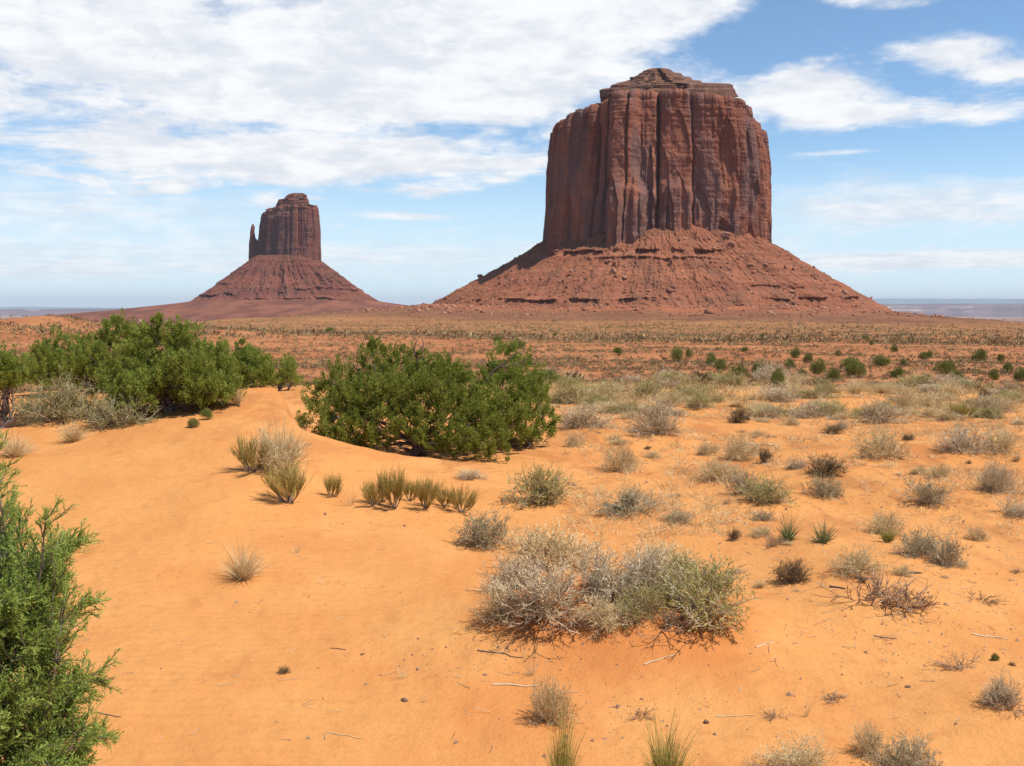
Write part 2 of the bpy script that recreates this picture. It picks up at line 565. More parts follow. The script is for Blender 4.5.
def rock_mat(name, base, light, varnish, dust, sc=1.0):
    m, n, bs, out = new_mat(name)
    pos = n.n('ShaderNodeNewGeometry').outputs['Position']
    streak = n.noise(n.vm(pos, (.050 / sc, .050 / sc, .0065 / sc)), 1.0, 8, .62, .5)
    streak2 = n.noise(n.vm(pos, (.16 / sc, .16 / sc, .012 / sc)), 1.0, 6, .65, .3)
    patch = n.noise(n.vm(pos, (.018 / sc, .018 / sc, .014 / sc)), 1.0, 5, .6)
    strata = n.noise(n.vm(pos, (.006 / sc, .006 / sc, .28 / sc)), 1.0, 5, .6)
    c = n.mix(n.sst(patch, .38, .62), base, light)
    c = n.mix(n.sst(strata, .5, .7, 0, .35), c, dust)
    c = n.mix(n.sst(n.add(n.mul(streak, .65), n.mul(patch, .35)), .44, .56, 0, .9), c, varnish)
    c = n.mix(n.sst(streak2, .60, .72, 0, .55), c, light)
    c = n.mix(n.sst(n.noise(n.vm(pos, (.075 / sc, .075 / sc, .008 / sc)), 1.3, 5, .6, .2), .56, .66, 0, .65), c, tuple(v * .62 for v in varnish))
    n.put(bs.inputs['Base Color'], c)
    bs.inputs['Roughness'].default_value = .9
    bs.inputs['Specular IOR Level'].default_value = .1
    hh = n.add(n.mul(streak2, 2.6 * sc), n.mul(n.noise(pos, .10 / sc, 8, .66), 5.5 * sc), n.mul(strata, .6 * sc))
    n.put(bs.inputs['Normal'], n.bump(hh, .9, 1.0))
    return m


M['cliff'] = rock_mat('sandstone_cliff', (.255, .090, .053), (.375, .145, .078), (.190, .102, .086), (.40, .175, .10))
M['cap'] = rock_mat('cap_rock', (.19, .085, .052), (.30, .15, .09), (.15, .075, .055), (.36, .19, .11), .5)
M['mitten_cliff'] = rock_mat('far_sandstone_cliff', (.205, .070, .047), (.26, .092, .056), (.155, .070, .056), (.27, .11, .07), 1.6)

m, n, bs, out = new_mat('talus_slope')
pos = n.n('ShaderNodeNewGeometry').outputs['Position']
strata = n.noise(n.vm(pos, (.004, .004, .16)), 1.0, 5, .6)
c = n.mix(n.sst(strata, .38, .62), (.310, .112, .058), (.41, .155, .080))
c = n.mix(n.sst(n.noise(pos, .035, 7, .7), .48, .66, 0, .65), c, (.24, .115, .066))
c = n.mix(n.sst(n.noise(pos, .22, 6, .75), .56, .70, 0, .75), c, (.16, .070, .042))
c = n.mix(n.sst(n.noise(pos, .30, 5, .75), .60, .70, 0, .6), c, (.47, .215, .125))
n.put(bs.inputs['Base Color'], c)
bs.inputs['Roughness'].default_value = .95
n.put(bs.inputs['Normal'], n.bump(n.add(n.mul(n.noise(pos, .10, 8, .75), 6.0), n.mul(n.noise(pos, .5, 4, .7), 1.6)), .8, 1.0))
M['talus'] = m
m, n, bs, out = new_mat('far_talus_slope')
pos = n.n('ShaderNodeNewGeometry').outputs['Position']
strata = n.noise(n.vm(pos, (.002, .002, .075)), 1.0, 5, .6)
c = n.mix(n.sst(strata, .36, .62), (.170, .058, .040), (.245, .084, .052))
c = n.mix(n.sst(n.noise(pos, .02, 7, .7), .48, .66, 0, .55), c, (.17, .085, .055))
n.put(bs.inputs['Base Color'], c)
bs.inputs['Roughness'].default_value = .95
n.put(bs.inputs['Normal'], n.bump(n.mul(n.noise(pos, .04, 8, .75), 10.0), .8, 1.0))
M['far_talus'] = m

m, n, bs, out = new_mat('boulder_rock')
pos = n.n('ShaderNodeTexCoord').outputs['Object']
oi = n.n('ShaderNodeObjectInfo')
c = n.mix(oi.outputs['Random'], (.27, .105, .06), (.44, .225, .145))
c = n.mix(n.sst(n.noise(pos, 2.2, 6, .7), .45, .65, 0, .6), c, (.19, .085, .055))
n.put(bs.inputs['Base Color'], c)
bs.inputs['Roughness'].default_value = .9
n.put(bs.inputs['Normal'], n.bump(n.noise(pos, 4.0, 6, .7), .6, .3))
M['boulder'] = m

m, n, bs, out = new_mat('pebble_rock')
pos = n.n('ShaderNodeTexCoord').outputs['Object']
oi = n.n('ShaderNodeObjectInfo')
c = n.mix(oi.outputs['Random'], (.16, .09, .06), (.40, .26, .18))
c = n.mix(n.sst(n.noise(pos, 3.0, 5, .7), .45, .65, 0, .5), c, (.12, .06, .04))
n.put(bs.inputs['Base Color'], c)
bs.inputs['Roughness'].default_value = .9
M['pebble'] = m

m, n, bs, out = new_mat('far_hill_rock')
pos = n.n('ShaderNodeNewGeometry').outputs['Position']
st = n.noise(n.vm(pos, (.00012, .00012, .016)), 1.0, 5, .6)
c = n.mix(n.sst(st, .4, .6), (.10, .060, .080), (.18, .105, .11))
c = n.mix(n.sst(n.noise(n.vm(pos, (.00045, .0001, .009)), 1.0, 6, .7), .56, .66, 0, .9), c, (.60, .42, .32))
n.put(bs.inputs['Base Color'], c)
bs.inputs['Roughness'].default_value = .95
M['hills'] = m

# plants that are placed first decide where the sand has piled up round them: (x, y, height, spread)
for (mx_, my_, mw, mh, sp_) in ((560, 628, 0, .22, .85), (700, 622, 0, .16, .75), (640, 610, 0, .16, .7), (275, 485, 0, .06, .6), (420, 512, 0, .08, .6),
                                (360, 508, 0, .06, .5), (655, 440, 0, .14, 1.0), (578, 434, 0, .10, 1.0), (800, 545, 0, .12, .9), (760, 506, 0, .10, .9),
                                (860, 580, 0, .10, .7), (940, 568, 0, .10, .8), (880, 610, 0, .10, .8), (990, 496, 0, .15, 1.0), (975, 456, 0, .18, 1.6),
                                (640, 520, 0, .12, .9), (535, 506, 0, .10, .8), (915, 505, 0, .10, .8), (830, 478, 0, .12, 1.0), (1000, 710, 0, .07, .5)):
    a_, b_, s_ = at(mx_, my_)
    MOUNDS.append((a_, b_, mh, sp_))

# ------------------------------------------------------------------ ground: one sheet to the horizon
az = np.concatenate([np.linspace(-0.70, 0.70, 620), np.linspace(0.70, 2 * PI - 0.70, 92)[1:-1]])
rad = np.concatenate([[0.05, 0.4], np.exp(np.linspace(math.log(1.0), math.log(56000), 860))])
AZ, RA = np.meshgrid(az, rad)
X, Y = RA * np.sin(AZ), RA * np.cos(AZ)
Z = H(X, Y)
nr, na = X.shape
V = np.stack([X, Y, Z], -1).reshape(-1, 3)
i, j = np.meshgrid(np.arange(nr - 1), np.arange(na), indexing='ij')
j2 = (j + 1) % na
F = np.stack([i * na + j, (i + 1) * na + j, (i + 1) * na + j2, i * na + j2], -1).reshape(-1, 4)[:, ::-1]
tag(link('ground', mesh_of('ground', V, [F], M['ground'], smooth=True)), kind='structure')


# ------------------------------------------------------------------ far hills
def far_hills(az0, az1, dist, depth, top, rough, seed):
    a = np.linspace(az0, az1, 420)
    prof = np.array([0.0, .10, .22, .30, .34, .60, .66, .72, 1.0, 1.4])       # outward steps
    hgt = np.array([-.6, .05, .30, .42, .66, .78, .97, 1.0, 1.0, .6])
    rows = []
    for p, h in zip(prof, hgt):
        nn = fbm(a * 46 + seed, p * 0.4 + 0 * a, 0, 5, .6)
        dd = dist + depth * (p + .25 * fbm(a * 30 + seed, 3.0 + 0 * a, 0, 4))
        tz = np.interp(a, [t[0] for t in top], [t[1] for t in top])
        g = -dist * 0.0118
        z = g + (tz - g) * h + rough * nn * min(1, max(h, 0) * 1.5) * (1 if h < .95 else .5)
        rows.append(np.stack([dd * np.sin(a), dd * np.cos(a), z], -1))
    V = np.stack(rows)
    nr, na = V.shape[:2]
    i, j = np.meshgrid(np.arange(nr - 1), np.arange(na - 1), indexing='ij')
    F = np.stack([i * na + j, i * na + j + 1, (i + 1) * na + j + 1, (i + 1) * na + j], -1).reshape(-1, 4)
    return V.reshape(-1, 3), F


V, F = far_hills(-.62, .75, 20000, 2600, [(-.62, -120), (-.38, -95), (-.2, -150), (.2, -60), (.33, -10), (.40, 10), (.52, 5), (.75, 30)], 16, 3)
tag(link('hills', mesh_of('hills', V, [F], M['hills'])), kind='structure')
M['far_ridge'] = plant_mat('far_blue_ridge', [(.14, .185, .23), (.17, .21, .26)], .95)  # pale blue base colour over the whole farthest ridge
V, F = far_hills(-.62, .75, 37000, 6000, [(-.62, -120), (-.45, -95), (-.3, -180), (0, -80), (.3, 190), (.36, 215), (.45, 190), (.55, 160), (.75, 260)], 34, 9)
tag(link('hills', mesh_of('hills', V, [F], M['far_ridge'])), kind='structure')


# ------------------------------------------------------------------ the buttes
def ring_mesh(Xc, rows_z, R):
    """R (nz,nt,2) positions"""
    nz, nt = R.shape[:2]
    V = np.concatenate([R, rows_z[..., None]], -1).reshape(-1, 3)
    i, j = np.meshgrid(np.arange(nz - 1), np.arange(nt), indexing='ij')
    j2 = (j + 1) % nt
    F = np.stack([i * nt + j, i * nt + j2, (i + 1) * nt + j2, (i + 1) * nt + j], -1).reshape(-1, 4)
    top = np.concatenate([V, [V[-nt:].mean(0)]])
    k = np.arange(nt)
    T = np.stack([(nz - 1) * nt + k, (nz - 1) * nt + (k + 1) % nt, np.full(nt, nz * nt)], -1)
    return top, F, T


def columns(theta, seed, count, depth, jitter, ZZ, z0, z1):
    """cliff faces: flat slabs of uneven width between vertical cracks, some of them spalled off above a break"""
    rg = np.random.default_rng(seed)
    wd = rg.uniform(.25, 1.9, count) ** 1.3
    c = np.cumsum(wd) / wd.sum() * 2 * PI
    a = rg.normal(size=count) * jitter
    b = a + rg.normal(size=count) * jitter * .9
    zb = z0 + (z1 - z0) * rg.uniform(.1, 1.25, count)
    sp = rg.uniform(-.2, 1.0, count) * jitter * 1.3
    cut = rg.uniform(0, 1, count) ** 2 * depth
    th = np.mod(theta, 2 * PI)
    k = np.searchsorted(c, th) % count
    lo, hi = c[k - 1], c[k]
    w = np.mod(hi - lo, 2 * PI)
    u = np.mod(th - lo, 2 * PI) / np.maximum(w, 1e-6)
    o = a[k] * (1 - u) + b[k] * u - .9 * jitter * np.abs(2 * u - 1) ** 4
    o = o - sp[k] * S(0, (z1 - z0) * .05, ZZ - zb[k] + (z1 - z0) * .10 * np.abs(u - .5))
    e = np.minimum(u, 1 - u) * w
    o = o - cut[k] * np.exp(-(e / .011) ** 2)
    return o


def up(py, dist):
    """height at which something at this distance meets the line of sight through a row of the photograph"""
    return CAM_Z + dist * np.tan(np.arctan((383.0 - np.asarray(py, float)) / FPX) - PITCH)


def cliff_body(prof, rim, scale, cx, cy, depth_ratio, expo, nt, nz, seed, flute, layer, bumps=()):
    """vertical walls: the outline (y px, left px, right px) tapers a little, the rim (x px, y px) steps down at the shoulders"""
    prof = np.array(prof, float)[::1]
    rim = np.array(rim, float)
    zs = up(prof[:, 0], cy)
    depth_at = lambda z: cy * math.cos(PITCH) - (z - CAM_Z) * math.sin(PITCH)
    L = (prof[:, 1] - 512) / FPX * depth_at(zs)
    Rr = (prof[:, 2] - 512) / FPX * depth_at(zs)
    rz_ = up(rim[:, 1], cy)
    rx = (rim[:, 0] - 512) / FPX * depth_at(rz_) - cx
    th = np.concatenate([np.linspace(-PI - .35, .35, int(nt * .8)), np.linspace(.35, PI - .35, nt - int(nt * .8) + 2)[1:-1]])
    tt = np.linspace(0, 1, nz)
    TH, TT = np.meshgrid(th, tt)
    ct, st = np.cos(TH), np.sin(TH)
    rho = (np.abs(ct) ** expo + np.abs(st) ** expo) ** (-1 / expo)
    wm = (Rr[0] - L[0]) / 2
    ztop = np.interp(ct * rho * wm * .985 + (Rr[0] + L[0]) / 2 - cx, rx, rz_)
    z0, z1 = zs[0], rz_.max()
    jag = columns(th, seed + 40, int(flute[0] * 1.6), .01, 2.0, 0 * th, 0, 1) + 1.2 * fbm(np.cos(th) * 30, np.sin(th) * 30, seed, 3)
    ztop = ztop * (1 - .97 * np.clip(-st * rho * depth_ratio * wm / cy, 0, 1)) + (jag * (1 - np.abs(np.cos(th)) ** 3))[None] * scale
    ZZ = z0 + TT * (ztop - z0)
    l = np.interp(ZZ, zs, L)
    r = np.interp(ZZ, zs, Rr)
    c, w = (l + r) / 2 - cx, (r - l) / 2
    dd = wm * depth_ratio * (1 - .05 * TT)
    drift = .016 * noise3(ZZ / (110 * scale), TH * 2, seed) + .003 * noise3(ZZ / (9 * scale), TH * 6, seed + 3)
    o = columns(TH + drift, seed, int(flute[0]), flute[1], flute[2], ZZ, z0, z1)
    o = o + columns(TH + drift * 1.4 + .3, seed + 1, int(flute[0] * 1.9), flute[1] * .35, flute[2] * .28, ZZ, z0, z1) * S(-.25, .25, fbm(ct * 3, st * 3, ZZ / (60 * scale) + seed, 3))
    o = o + columns(TH + drift * 1.8 + .7, seed + 2, int(flute[0] * 4), flute[1] * .06, flute[2] * .06, ZZ, z0, z1)
    # slabs that have fallen away, leaving arched hollows
    rs_ = np.random.default_rng(seed + 70)
    for q in range(46):
        t0, hw = rs_.uniform(-PI, .1), rs_.uniform(.02, .11)
        za = z0 + (z1 - z0) * rs_.uniform(.18, .92)
        zb_ = za - (z1 - z0) * rs_.uniform(.25, .8)
        dq = rs_.uniform(.25, .8) * flute[2]
        dth = (np.mod(TH + drift - t0 + PI, 2 * PI) - PI) / hw
        top_ = za - (z1 - z0) * .16 * dth ** 2
        inside = (np.abs(dth) < 1) * S(0, 1.5 * scale, top_ - ZZ) * S(zb_, zb_ + (z1 - z0) * .2, ZZ)
        o = o - dq * inside
    o = o + flute[2] * .42 * fbm(ct * wm / (18 * scale), st * wm / (18 * scale), ZZ / (30 * scale) + seed, 5, .6)
    o = o + layer * noise3(ct * 1.5, st * 1.5, ZZ / (1.9 * scale)) * (1 + 3 * S(.82, .97, TT))
    o = o - flute[2] * .7 * S(.86, 1.0, TT) * S(-.3, .5, fbm(ct * 4, st * 4, seed + 9, 3) + .1)
    o = np.clip(o, -3.2 * flute[2], 2.2 * flute[2])
    o = o * (1 - .85 * np.abs(ct) ** 14) - .25 * flute[2]
    for (bt, bw, ba, b0, b1) in bumps:
        dth = np.mod(TH - bt + PI, 2 * PI) - PI
        o = o + ba * np.exp(-(np.abs(dth) / bw) ** 4) * (1 - S(b0, b1, ZZ + 12 * dth / bw))
    x = c + rho * ct * w + o * ct
    y = rho * st * dd + o * st
    X_, Y_, Z_ = [x], [y], [ZZ]
    for f in (.985, .93, .86, .76, .64, .5, .34, .16):
        xr, yr_ = c[-1] + (x[-1] - c[-1]) * f, y[-1] * f
        zr = np.interp(xr, rx, rz_) * .35 + ZZ[-1] * .65 + 2.0 * scale * (1 - f) + .5 * scale * fbm(xr / 9, yr_ / 9, 3.0, 3)
        X_.append(xr[None])
        Y_.append(yr_[None])
        Z_.append(zr[None])
    return np.stack([np.concatenate(X_), np.concatenate(Y_)], -1), np.concatenate(Z_)


def butte_body(prof, scale, cx, cy, zbase, depth_ratio, expo, nt, nz, seed, flute, layer, bumps=(), dpow=.10, lower=1.0):
    """prof: (y px, left px, right px) from low to high; returns local coordinates round (cx, cy)"""
    prof = np.array(prof, float)
    zs = up(prof[:, 0], cy)
    dep = cy * math.cos(PITCH) - (zs - CAM_Z) * math.sin(PITCH)
    L = (prof[:, 1] - 512) / FPX * dep
    Rr = (prof[:, 2] - 512) / FPX * dep
    zz = np.linspace(zs[0], zs[-1], nz)
    th = np.concatenate([np.linspace(-PI - .35, .35, int(nt * .78)), np.linspace(.35, PI - .35, nt - int(nt * .78) + 2)[1:-1]])
    TH, ZZ = np.meshgrid(th, zz)
    l = np.interp(ZZ, zs, L)
    r = np.interp(ZZ, zs, Rr)
    c, w = (l + r) / 2 - cx, (r - l) / 2
    wmax = w.max()
    dd = wmax * depth_ratio * (w / wmax) ** dpow
    ct, st = np.cos(TH), np.sin(TH)
    rho = (np.abs(ct) ** expo + np.abs(st) ** expo) ** (-1 / expo)
    drift = .022 * noise3(ZZ / (110 * scale), TH * 2, seed) + .004 * noise3(ZZ / (9 * scale), TH * 6, seed + 3)
    z0, z1 = zz[0], zz[-1]
    o = columns(TH + drift, seed, int(flute[0]), flute[1], flute[2], ZZ, z0, z1)
    o = o + columns(TH + drift * 1.4 + .3, seed + 1, int(flute[0] * 2.0), flute[1] * .5, flute[2] * .36, ZZ, z0, z1)
    o = o + columns(TH + drift * 1.8 + .7, seed + 2, int(flute[0] * 4.5), flute[1] * .12, flute[2] * .09, ZZ, z0, z1)
    o = o + (flute[3] if len(flute) > 3 else flute[1] * .20) * fbm(ct * wmax / (16 * scale), st * wmax / (16 * scale), ZZ / (30 * scale) + seed, 5, .6)
    o = o + layer * noise3(ct * 1.5, st * 1.5, ZZ / (1.9 * scale))
    o = np.clip(o, -3.2 * flute[2], 2.2 * flute[2])
    o = o * (1 - .80 * np.abs(ct) ** 5) - .25 * flute[2]
    for (bt, bw, ba, b0, b1) in bumps:
        dth = np.mod(TH - bt + PI, 2 * PI) - PI
        o = o + ba * np.exp(-(np.abs(dth) / bw) ** 4) * (1 - S(b0, b1, ZZ + 12 * dth / bw))
    x = c + rho * ct * w + o * ct
    y = rho * st * dd + o * st
    front = np.clip(-y / cy, 0, 1)
    ZV = ZZ - front * (ZZ - CAM_Z) * lower      # the near rim stands a little lower than the skyline behind it
    return zz, np.stack([x, y], -1), ZV


def butte(name, label, centre, scale, prof, cap, mats, talus_pts, ledges, seed, flute, depth_ratio, nt, nz, bumps, talus_mat, spire=None, rim=None):
    cx, cy = centre
    root = tag(link(name, None, None, (cx, cy, 0)), label, 'butte')
    R, ZZ = cliff_body(prof, rim, scale, cx, cy, depth_ratio, 2.7, nt, nz, seed, flute, .35 * scale, bumps)
    V, F, T = ring_mesh(None, ZZ, R)
    link('cliff', mesh_of('cliff', V, [F, T], mats[0]), root)
    zz, R, ZZ = butte_body(cap, scale, cx, cy, 0, depth_ratio * .9, 2.4, nt * 2 // 3, 150, seed + 5, (15, flute[1] * .10, flute[2] * .75, 3.6 * scale), 2.4 * scale, (), .8)
    V, F, T = ring_mesh(None, ZZ, R)
    link('cap_rock', mesh_of('cap_rock', V, [F, T], mats[1]), root)
    if spire:
        zz, R, ZZ = butte_body(spire, scale, cx, cy, 0, 1.6, 2.2, 60, 60, seed + 8, (9, flute[1] * .1, .4), .4 * scale, (), .9)
        V, F, T = ring_mesh(None, ZZ, R)
        link('spire', mesh_of('spire', V, [F, T], mats[0]), root)
    # talus: profile of height against distance from the axis, with hard ledges that step
    th = np.concatenate([np.linspace(-PI - .35, .35, int(nt * .78)), np.linspace(.35, PI - .35, nt - int(nt * .78) + 2)[1:-1]])
    hs, rs = [p[1] for p in talus_pts], [p[0] for p in talus_pts]
    ht = np.linspace(hs[0], hs[-1], 190)
    TH, HT = np.meshgrid(th, ht)
    rb = np.interp(-HT, -np.array(hs), rs)
    ct, st = np.cos(TH), np.sin(TH)
    k = scale / 1.1
    shape = 1 + .05 * noise3(ct * 1.3, st * 1.3, seed) + .05 * fbm(ct * 5, st * 5, seed + 2, 3)
    rr_ = rb * shape
    gul = fbm(ct * 9, st * 9, HT / (70 * k) + seed, 5, .6)
    rr_ = rr_ + 5.0 * k * gul * S(hs[0] + 1, hs[0] - 25 * k, HT)
    rr_ = rr_ + 2.6 * k * fbm(ct * 22, st * 22, HT / (11 * k) + seed, 4, .62) * S(hs[0] + 1, hs[0] - 20 * k, HT)
    rr_ = rr_ + 1.7 * k * fbm(ct * 60, st * 60, HT / (4.0 * k) + seed, 4, .7)
    for (lz, lh, lo, a0, a1) in ledges:
        ad = np.degrees(TH)
        win = S(a0 - 8, a0 + 8, ad) * (1 - S(a1 - 8, a1 + 8, ad))
        pres = win * S(-.30, .10, fbm(ct * 7, st * 7, lz, 3) + .12)
        lzv = lz + 3.0 * k * fbm(ct * 4, st * 4, lz + 7.0, 3)
        jag = 1 + .8 * fbm(ct * 42, st * 42, lz, 3, .6)
        q = (HT - lzv) / lh
        rr_ = rr_ + lo * pres * jag * (S(-.05, .05, q) * (1 - S(.25, 2.0, q)) - .75 * S(-1.3, -.9, q) * (1 - S(-.06, .0, q)))
    x = rr_ * ct * np.where(ct > 0, talus_axis[0], 1.0)
    y = rr_ * st * talus_axis[1]
    sag = 0
    V = np.concatenate([np.stack([x, y], -1), HT[..., None]], -1).reshape(-1, 3)
    nzz = len(ht)
    i, j = np.meshgrid(np.arange(nzz - 1), np.arange(nt), indexing='ij')
    j2 = (j + 1) % nt
    F = np.stack([i * nt + j, (i + 1) * nt + j, (i + 1) * nt + j2, i * nt + j2], -1).reshape(-1, 4)
    me = mesh_of('talus_slope', V, [F], talus_mat)
    link('talus_slope', me, root)
    return root, V.reshape(nzz, nt, 3)


talus_axis = (.915, .84)
merrick_prof = [(262, 541, 773), (245, 543, 772), (235, 543.5, 771.5), (205, 546, 772), (170, 547.5, 771.5), (148, 549, 769), (128, 551, 767), (90, 552, 766)]
merrick_rim = [(545, 131), (551, 127), (552.5, 125), (557, 124.5), (558, 120), (563, 119), (564, 116), (571, 114.5), (572, 110), (583, 109), (585, 105.5), (596, 103.5), (599, 100), (612, 97.5), (640, 96), (690, 97), (712, 100), (728, 102.5),
               (737, 104), (740, 107), (748, 110), (753, 113), (755, 120), (761, 122.5), (764, 127), (768, 134), (773, 142)]
merrick_cap = [(116, 590, 742), (104, 597, 738), (101, 599, 737), (100.4, 606, 730), (97.6, 605, 731), (97, 597.5, 736), (90, 597.5, 734), (88.6, 600, 733), (88, 607, 732), (85, 609, 731.5), (83.5, 614, 728), (82.6, 616, 700), (80.6, 625, 699), (80, 628, 690),
               (77, 628, 688), (76.4, 635, 681), (73, 637, 678), (72.4, 642, 671), (69.4, 645, 667), (68, 651, 661)]
mz = lambda y, s: float(up(y, 1000 * s))
root, TV = butte('butte', 'massive flat topped red sandstone butte towering over the plain', MERRICK, 1.1, merrick_prof, merrick_cap, (M['cliff'], M['cap']),
      [(92, 86), (118, 73), (128, 66), (160, 47), (200, 25), (232, 8), (262, -8), (310, -34)],
      [(mz(251, 1.0) , 5.0, 5.0, -150, -72), (mz(259, 1.0), 3.0, 3.0, -118, -80), (mz(299, .9), 3.5, 3.5, -150, -98), (mz(297, .92), 5.0, 4.5, -66, -30), (mz(286, .95), 3.0, 2.6, -75, -52)], 24, (15, 14.0, 4.8), .72, 1300, 230,
      [(math.radians(-113), .115, 13, 205, 236), (math.radians(-113), .060, 9, 96, 146), (math.radians(-104), .050, 9, 108, 130), (math.radians(-77), .04, 4, 105, 122)], M['talus'], None, merrick_rim)
talus_axis = (1.0, 1.0)
mit_prof = [(276, 255, 323), (262, 256.5, 322), (245, 259, 321), (230, 260.5, 321), (218, 261.5, 320.2), (212, 263, 319.6), (208, 266, 319), (200, 268, 318)]
mit_rim = [(255, 216), (260, 214), (263, 212), (266, 208.5), (271, 206.5), (276, 205), (300, 204.5), (318, 205), (321, 208), (324, 212)]
mit_cap = [(209, 274, 312), (205.5, 277, 309), (203, 277, 309), (199.5, 279, 308.5), (198.5, 284, 308), (194.5, 288, 307), (193, 293, 303)]
mit_spire = [(272, 249, 262), (262, 249, 261), (245, 249.3, 259.2), (241, 249.6, 258.2), (238, 250, 255.4), (232, 250.3, 254.4), (228, 250.8, 254.8), (225.5, 251.6, 254.4), (224, 252.4, 253.6)]
butte('butte', 'distant red butte with a slender rock thumb beside its tower', MITTEN, 2.6, mit_prof, mit_cap, (M['mitten_cliff'], M['mitten_cliff']),
      [(74, 126), (96, 108), (150, 66), (200, 30), (240, 4), (300, -18), (380, -50)],
      [(mz(295, 2.5), 6, 6, -170, -100), (mz(284, 2.5), 5, 5, -175, -130), (mz(300, 2.5), 5, 6, -100, -30), (mz(289, 2.5), 5, 4, -75, -10)], 33, (13, 8.0, 3.6), .75, 600, 130,
      [], M['far_talus'], mit_spire, mit_rim)


# ------------------------------------------------------------------ boulders
def rock_mesh(name, seed, mat, sub=3):
    import bmesh
    bm = bmesh.new()
    bmesh.ops.create_icosphere(bm, subdivisions=sub, radius=1.0)
    rg = np.random.default_rng(seed)
    P = np.array([v.co[:] for v in bm.verts])
    for _ in range(13):
        nrm = unit(rg.normal(size=3))
        dcut = rg.uniform(.45, .85)
        s = P @ nrm - dcut
        P = P - np.where(s > 0, s, 0)[:, None] * nrm
    P *= (1 + .10 * fbm(P[:, 0] * 2, P[:, 1] * 2, P[:, 2] * 2 + seed, 3))[:, None]
    P *= rg.uniform(.75, 1.15, 3)
    for v, p in zip(bm.verts, P):
        v.co = p
    me = bpy.data.meshes.new(name)
    bm.to_mesh(me)
    bm.free()
    me.materials.append(mat)
    return me


rocks = [rock_mesh('boulder', 50 + k, M['boulder']) for k in range(6)]
rg = np.random.default_rng(5)
nb = 0
TH = np.mod(np.arctan2(TV[..., 1], TV[..., 0]), 2 * PI)
spots = []
while len(spots) < 290:
    jj = int(rg.uniform(.09, .70) * TV.shape[1]) % TV.shape[1]
    a = TV[0, jj]
    t_ = math.atan2(a[1], a[0])
    ii = int(TV.shape[0] * rg.beta(2.2, 1.6) * .86)
    p = TV[ii, jj] + np.array([MERRICK[0], MERRICK[1], 0])
    if p[2] < H(p[0], p[1]) + .3 or (rg.uniform() < .6 and p[0] < MERRICK[0] + 20):
        continue
    sz = min(5.0, .75 + rg.exponential(.75)) * (1.0)
    spots.append((p, sz))
named = [(613, 272, 4.6, 'pale angular boulder high on the slope under the big cliff'), (608, 262, 3.6, 'pale boulder just under the upper ledge of the big butte'),
         (661, 308, 4.2, 'dark squat boulder at the foot of the big slope'), (478, 272, 4.2, 'boulder on the skyline of the big slope, above the far butte side'),
         (725, 237, 5.5, 'long fallen slab at the foot of the big cliff'), (731, 246, 4.0, 'tilted slab below the long fallen slab under the cliff')]
for q, (p, sz) in enumerate(spots):
    o = link('boulder', rocks[q % 6], None, tuple(p + np.array([0, 0, sz * .25])))
    o.scale = (sz * random.uniform(.8, 1.4), sz * random.uniform(.8, 1.3), sz * random.uniform(.55, .95))
    o.rotation_euler = (random.uniform(-.4, .4), random.uniform(-.4, .4), random.uniform(0, 6.28))
    tag(o, 'small red brown boulder strewn on the talus of the big butte', 'boulder', 'boulders on the talus of the big butte')


gr = np.random.default_rng(8)
nn = 8000
jj = (gr.uniform(.06, .74, nn) * TV.shape[1]).astype(int)
ii = (TV.shape[0] * np.clip(gr.beta(1.6, 1.2, nn), 0, .99)).astype(int)
rp_ = TV[ii, jj] + np.array([MERRICK[0], MERRICK[1], 0])
push = gr.uniform(1, 1.5, nn) * (gr.uniform(size=nn) < .42) + 0
out_ = np.where(push[:, None] > 0, np.array([MERRICK[0], MERRICK[1], 0]) + (TV[-40, jj]) * np.maximum(push, 1)[:, None], rp_)
gz = H(out_[:, 0], out_[:, 1])
out_[:, 2] = np.where(push > 0, gz, np.maximum(out_[:, 2], gz))
clump = fbm(out_[:, 0] / 30, out_[:, 1] / 30, 2.0, 3)
out_ = out_[clump + gr.normal(size=nn) * .3 > -.1]
nn = len(out_)
oc = np.array([[1, 0, 0], [-1, 0, 0], [0, 1, 0], [0, -1, 0], [0, 0, 1], [.6, .6, .7], [-.6, .5, .7], [0, 0, -1.]])
of = np.array([[0, 2, 5], [2, 4, 5], [4, 0, 5], [2, 1, 6], [1, 4, 6], [4, 2, 6], [1, 3, 4], [3, 0, 4], [2, 0, 7], [1, 2, 7], [3, 1, 7], [0, 3, 7]])
szs = .35 + gr.exponential(.42, nn)
V = out_[:, None] + oc[None] * gr.uniform(.6, 1.4, (nn, 8, 1)) * szs[:, None, None] * np.array([1.2, 1, .8])
F = (np.arange(nn)[:, None, None] * 8 + of[None]).reshape(-1, 3)
M['rubble'] = plant_mat('talus_rubble', [(.22, .08, .045), (.36, .14, .075), (.50, .26, .16)], .9)
tag(link('rubble', mesh_of('rubble', V.reshape(-1, 3), [F], M['rubble'], np.repeat(gr.uniform(0, 1, nn), 8))), 'small rocks strewn over the talus of the big butte', 'rubble', None, 'stuff')


def talus_hit(px, py):
    d = ray(px, py)
    best = None
    P = TV[:, 60:int(TV.shape[1] * .72)].reshape(-1, 3) + np.array([MERRICK[0], MERRICK[1], -CAM_Z])
    t = P @ d / (d @ d)
    e = np.linalg.norm(P - t[:, None] * d, axis=1) + t * .012
    k = int(np.argmin(e))
    return P[k] + np.array([0, 0, CAM_Z])


for q, (bx, by, sz, lb) in enumerate(named):
    p = talus_hit(bx, by)
    o = link('boulder', rocks[(q + 2) % 6], None, tuple(p + np.array([0, 0, sz * .3])))
    o.scale = (sz * (1.6 if 'slab' in lb else 1.1), sz, sz * .75)
    o.rotation_euler = (.1, -.35 if 'slab' in lb else .1, random.uniform(-.4, .4))
    tag(o, lb, 'boulder')


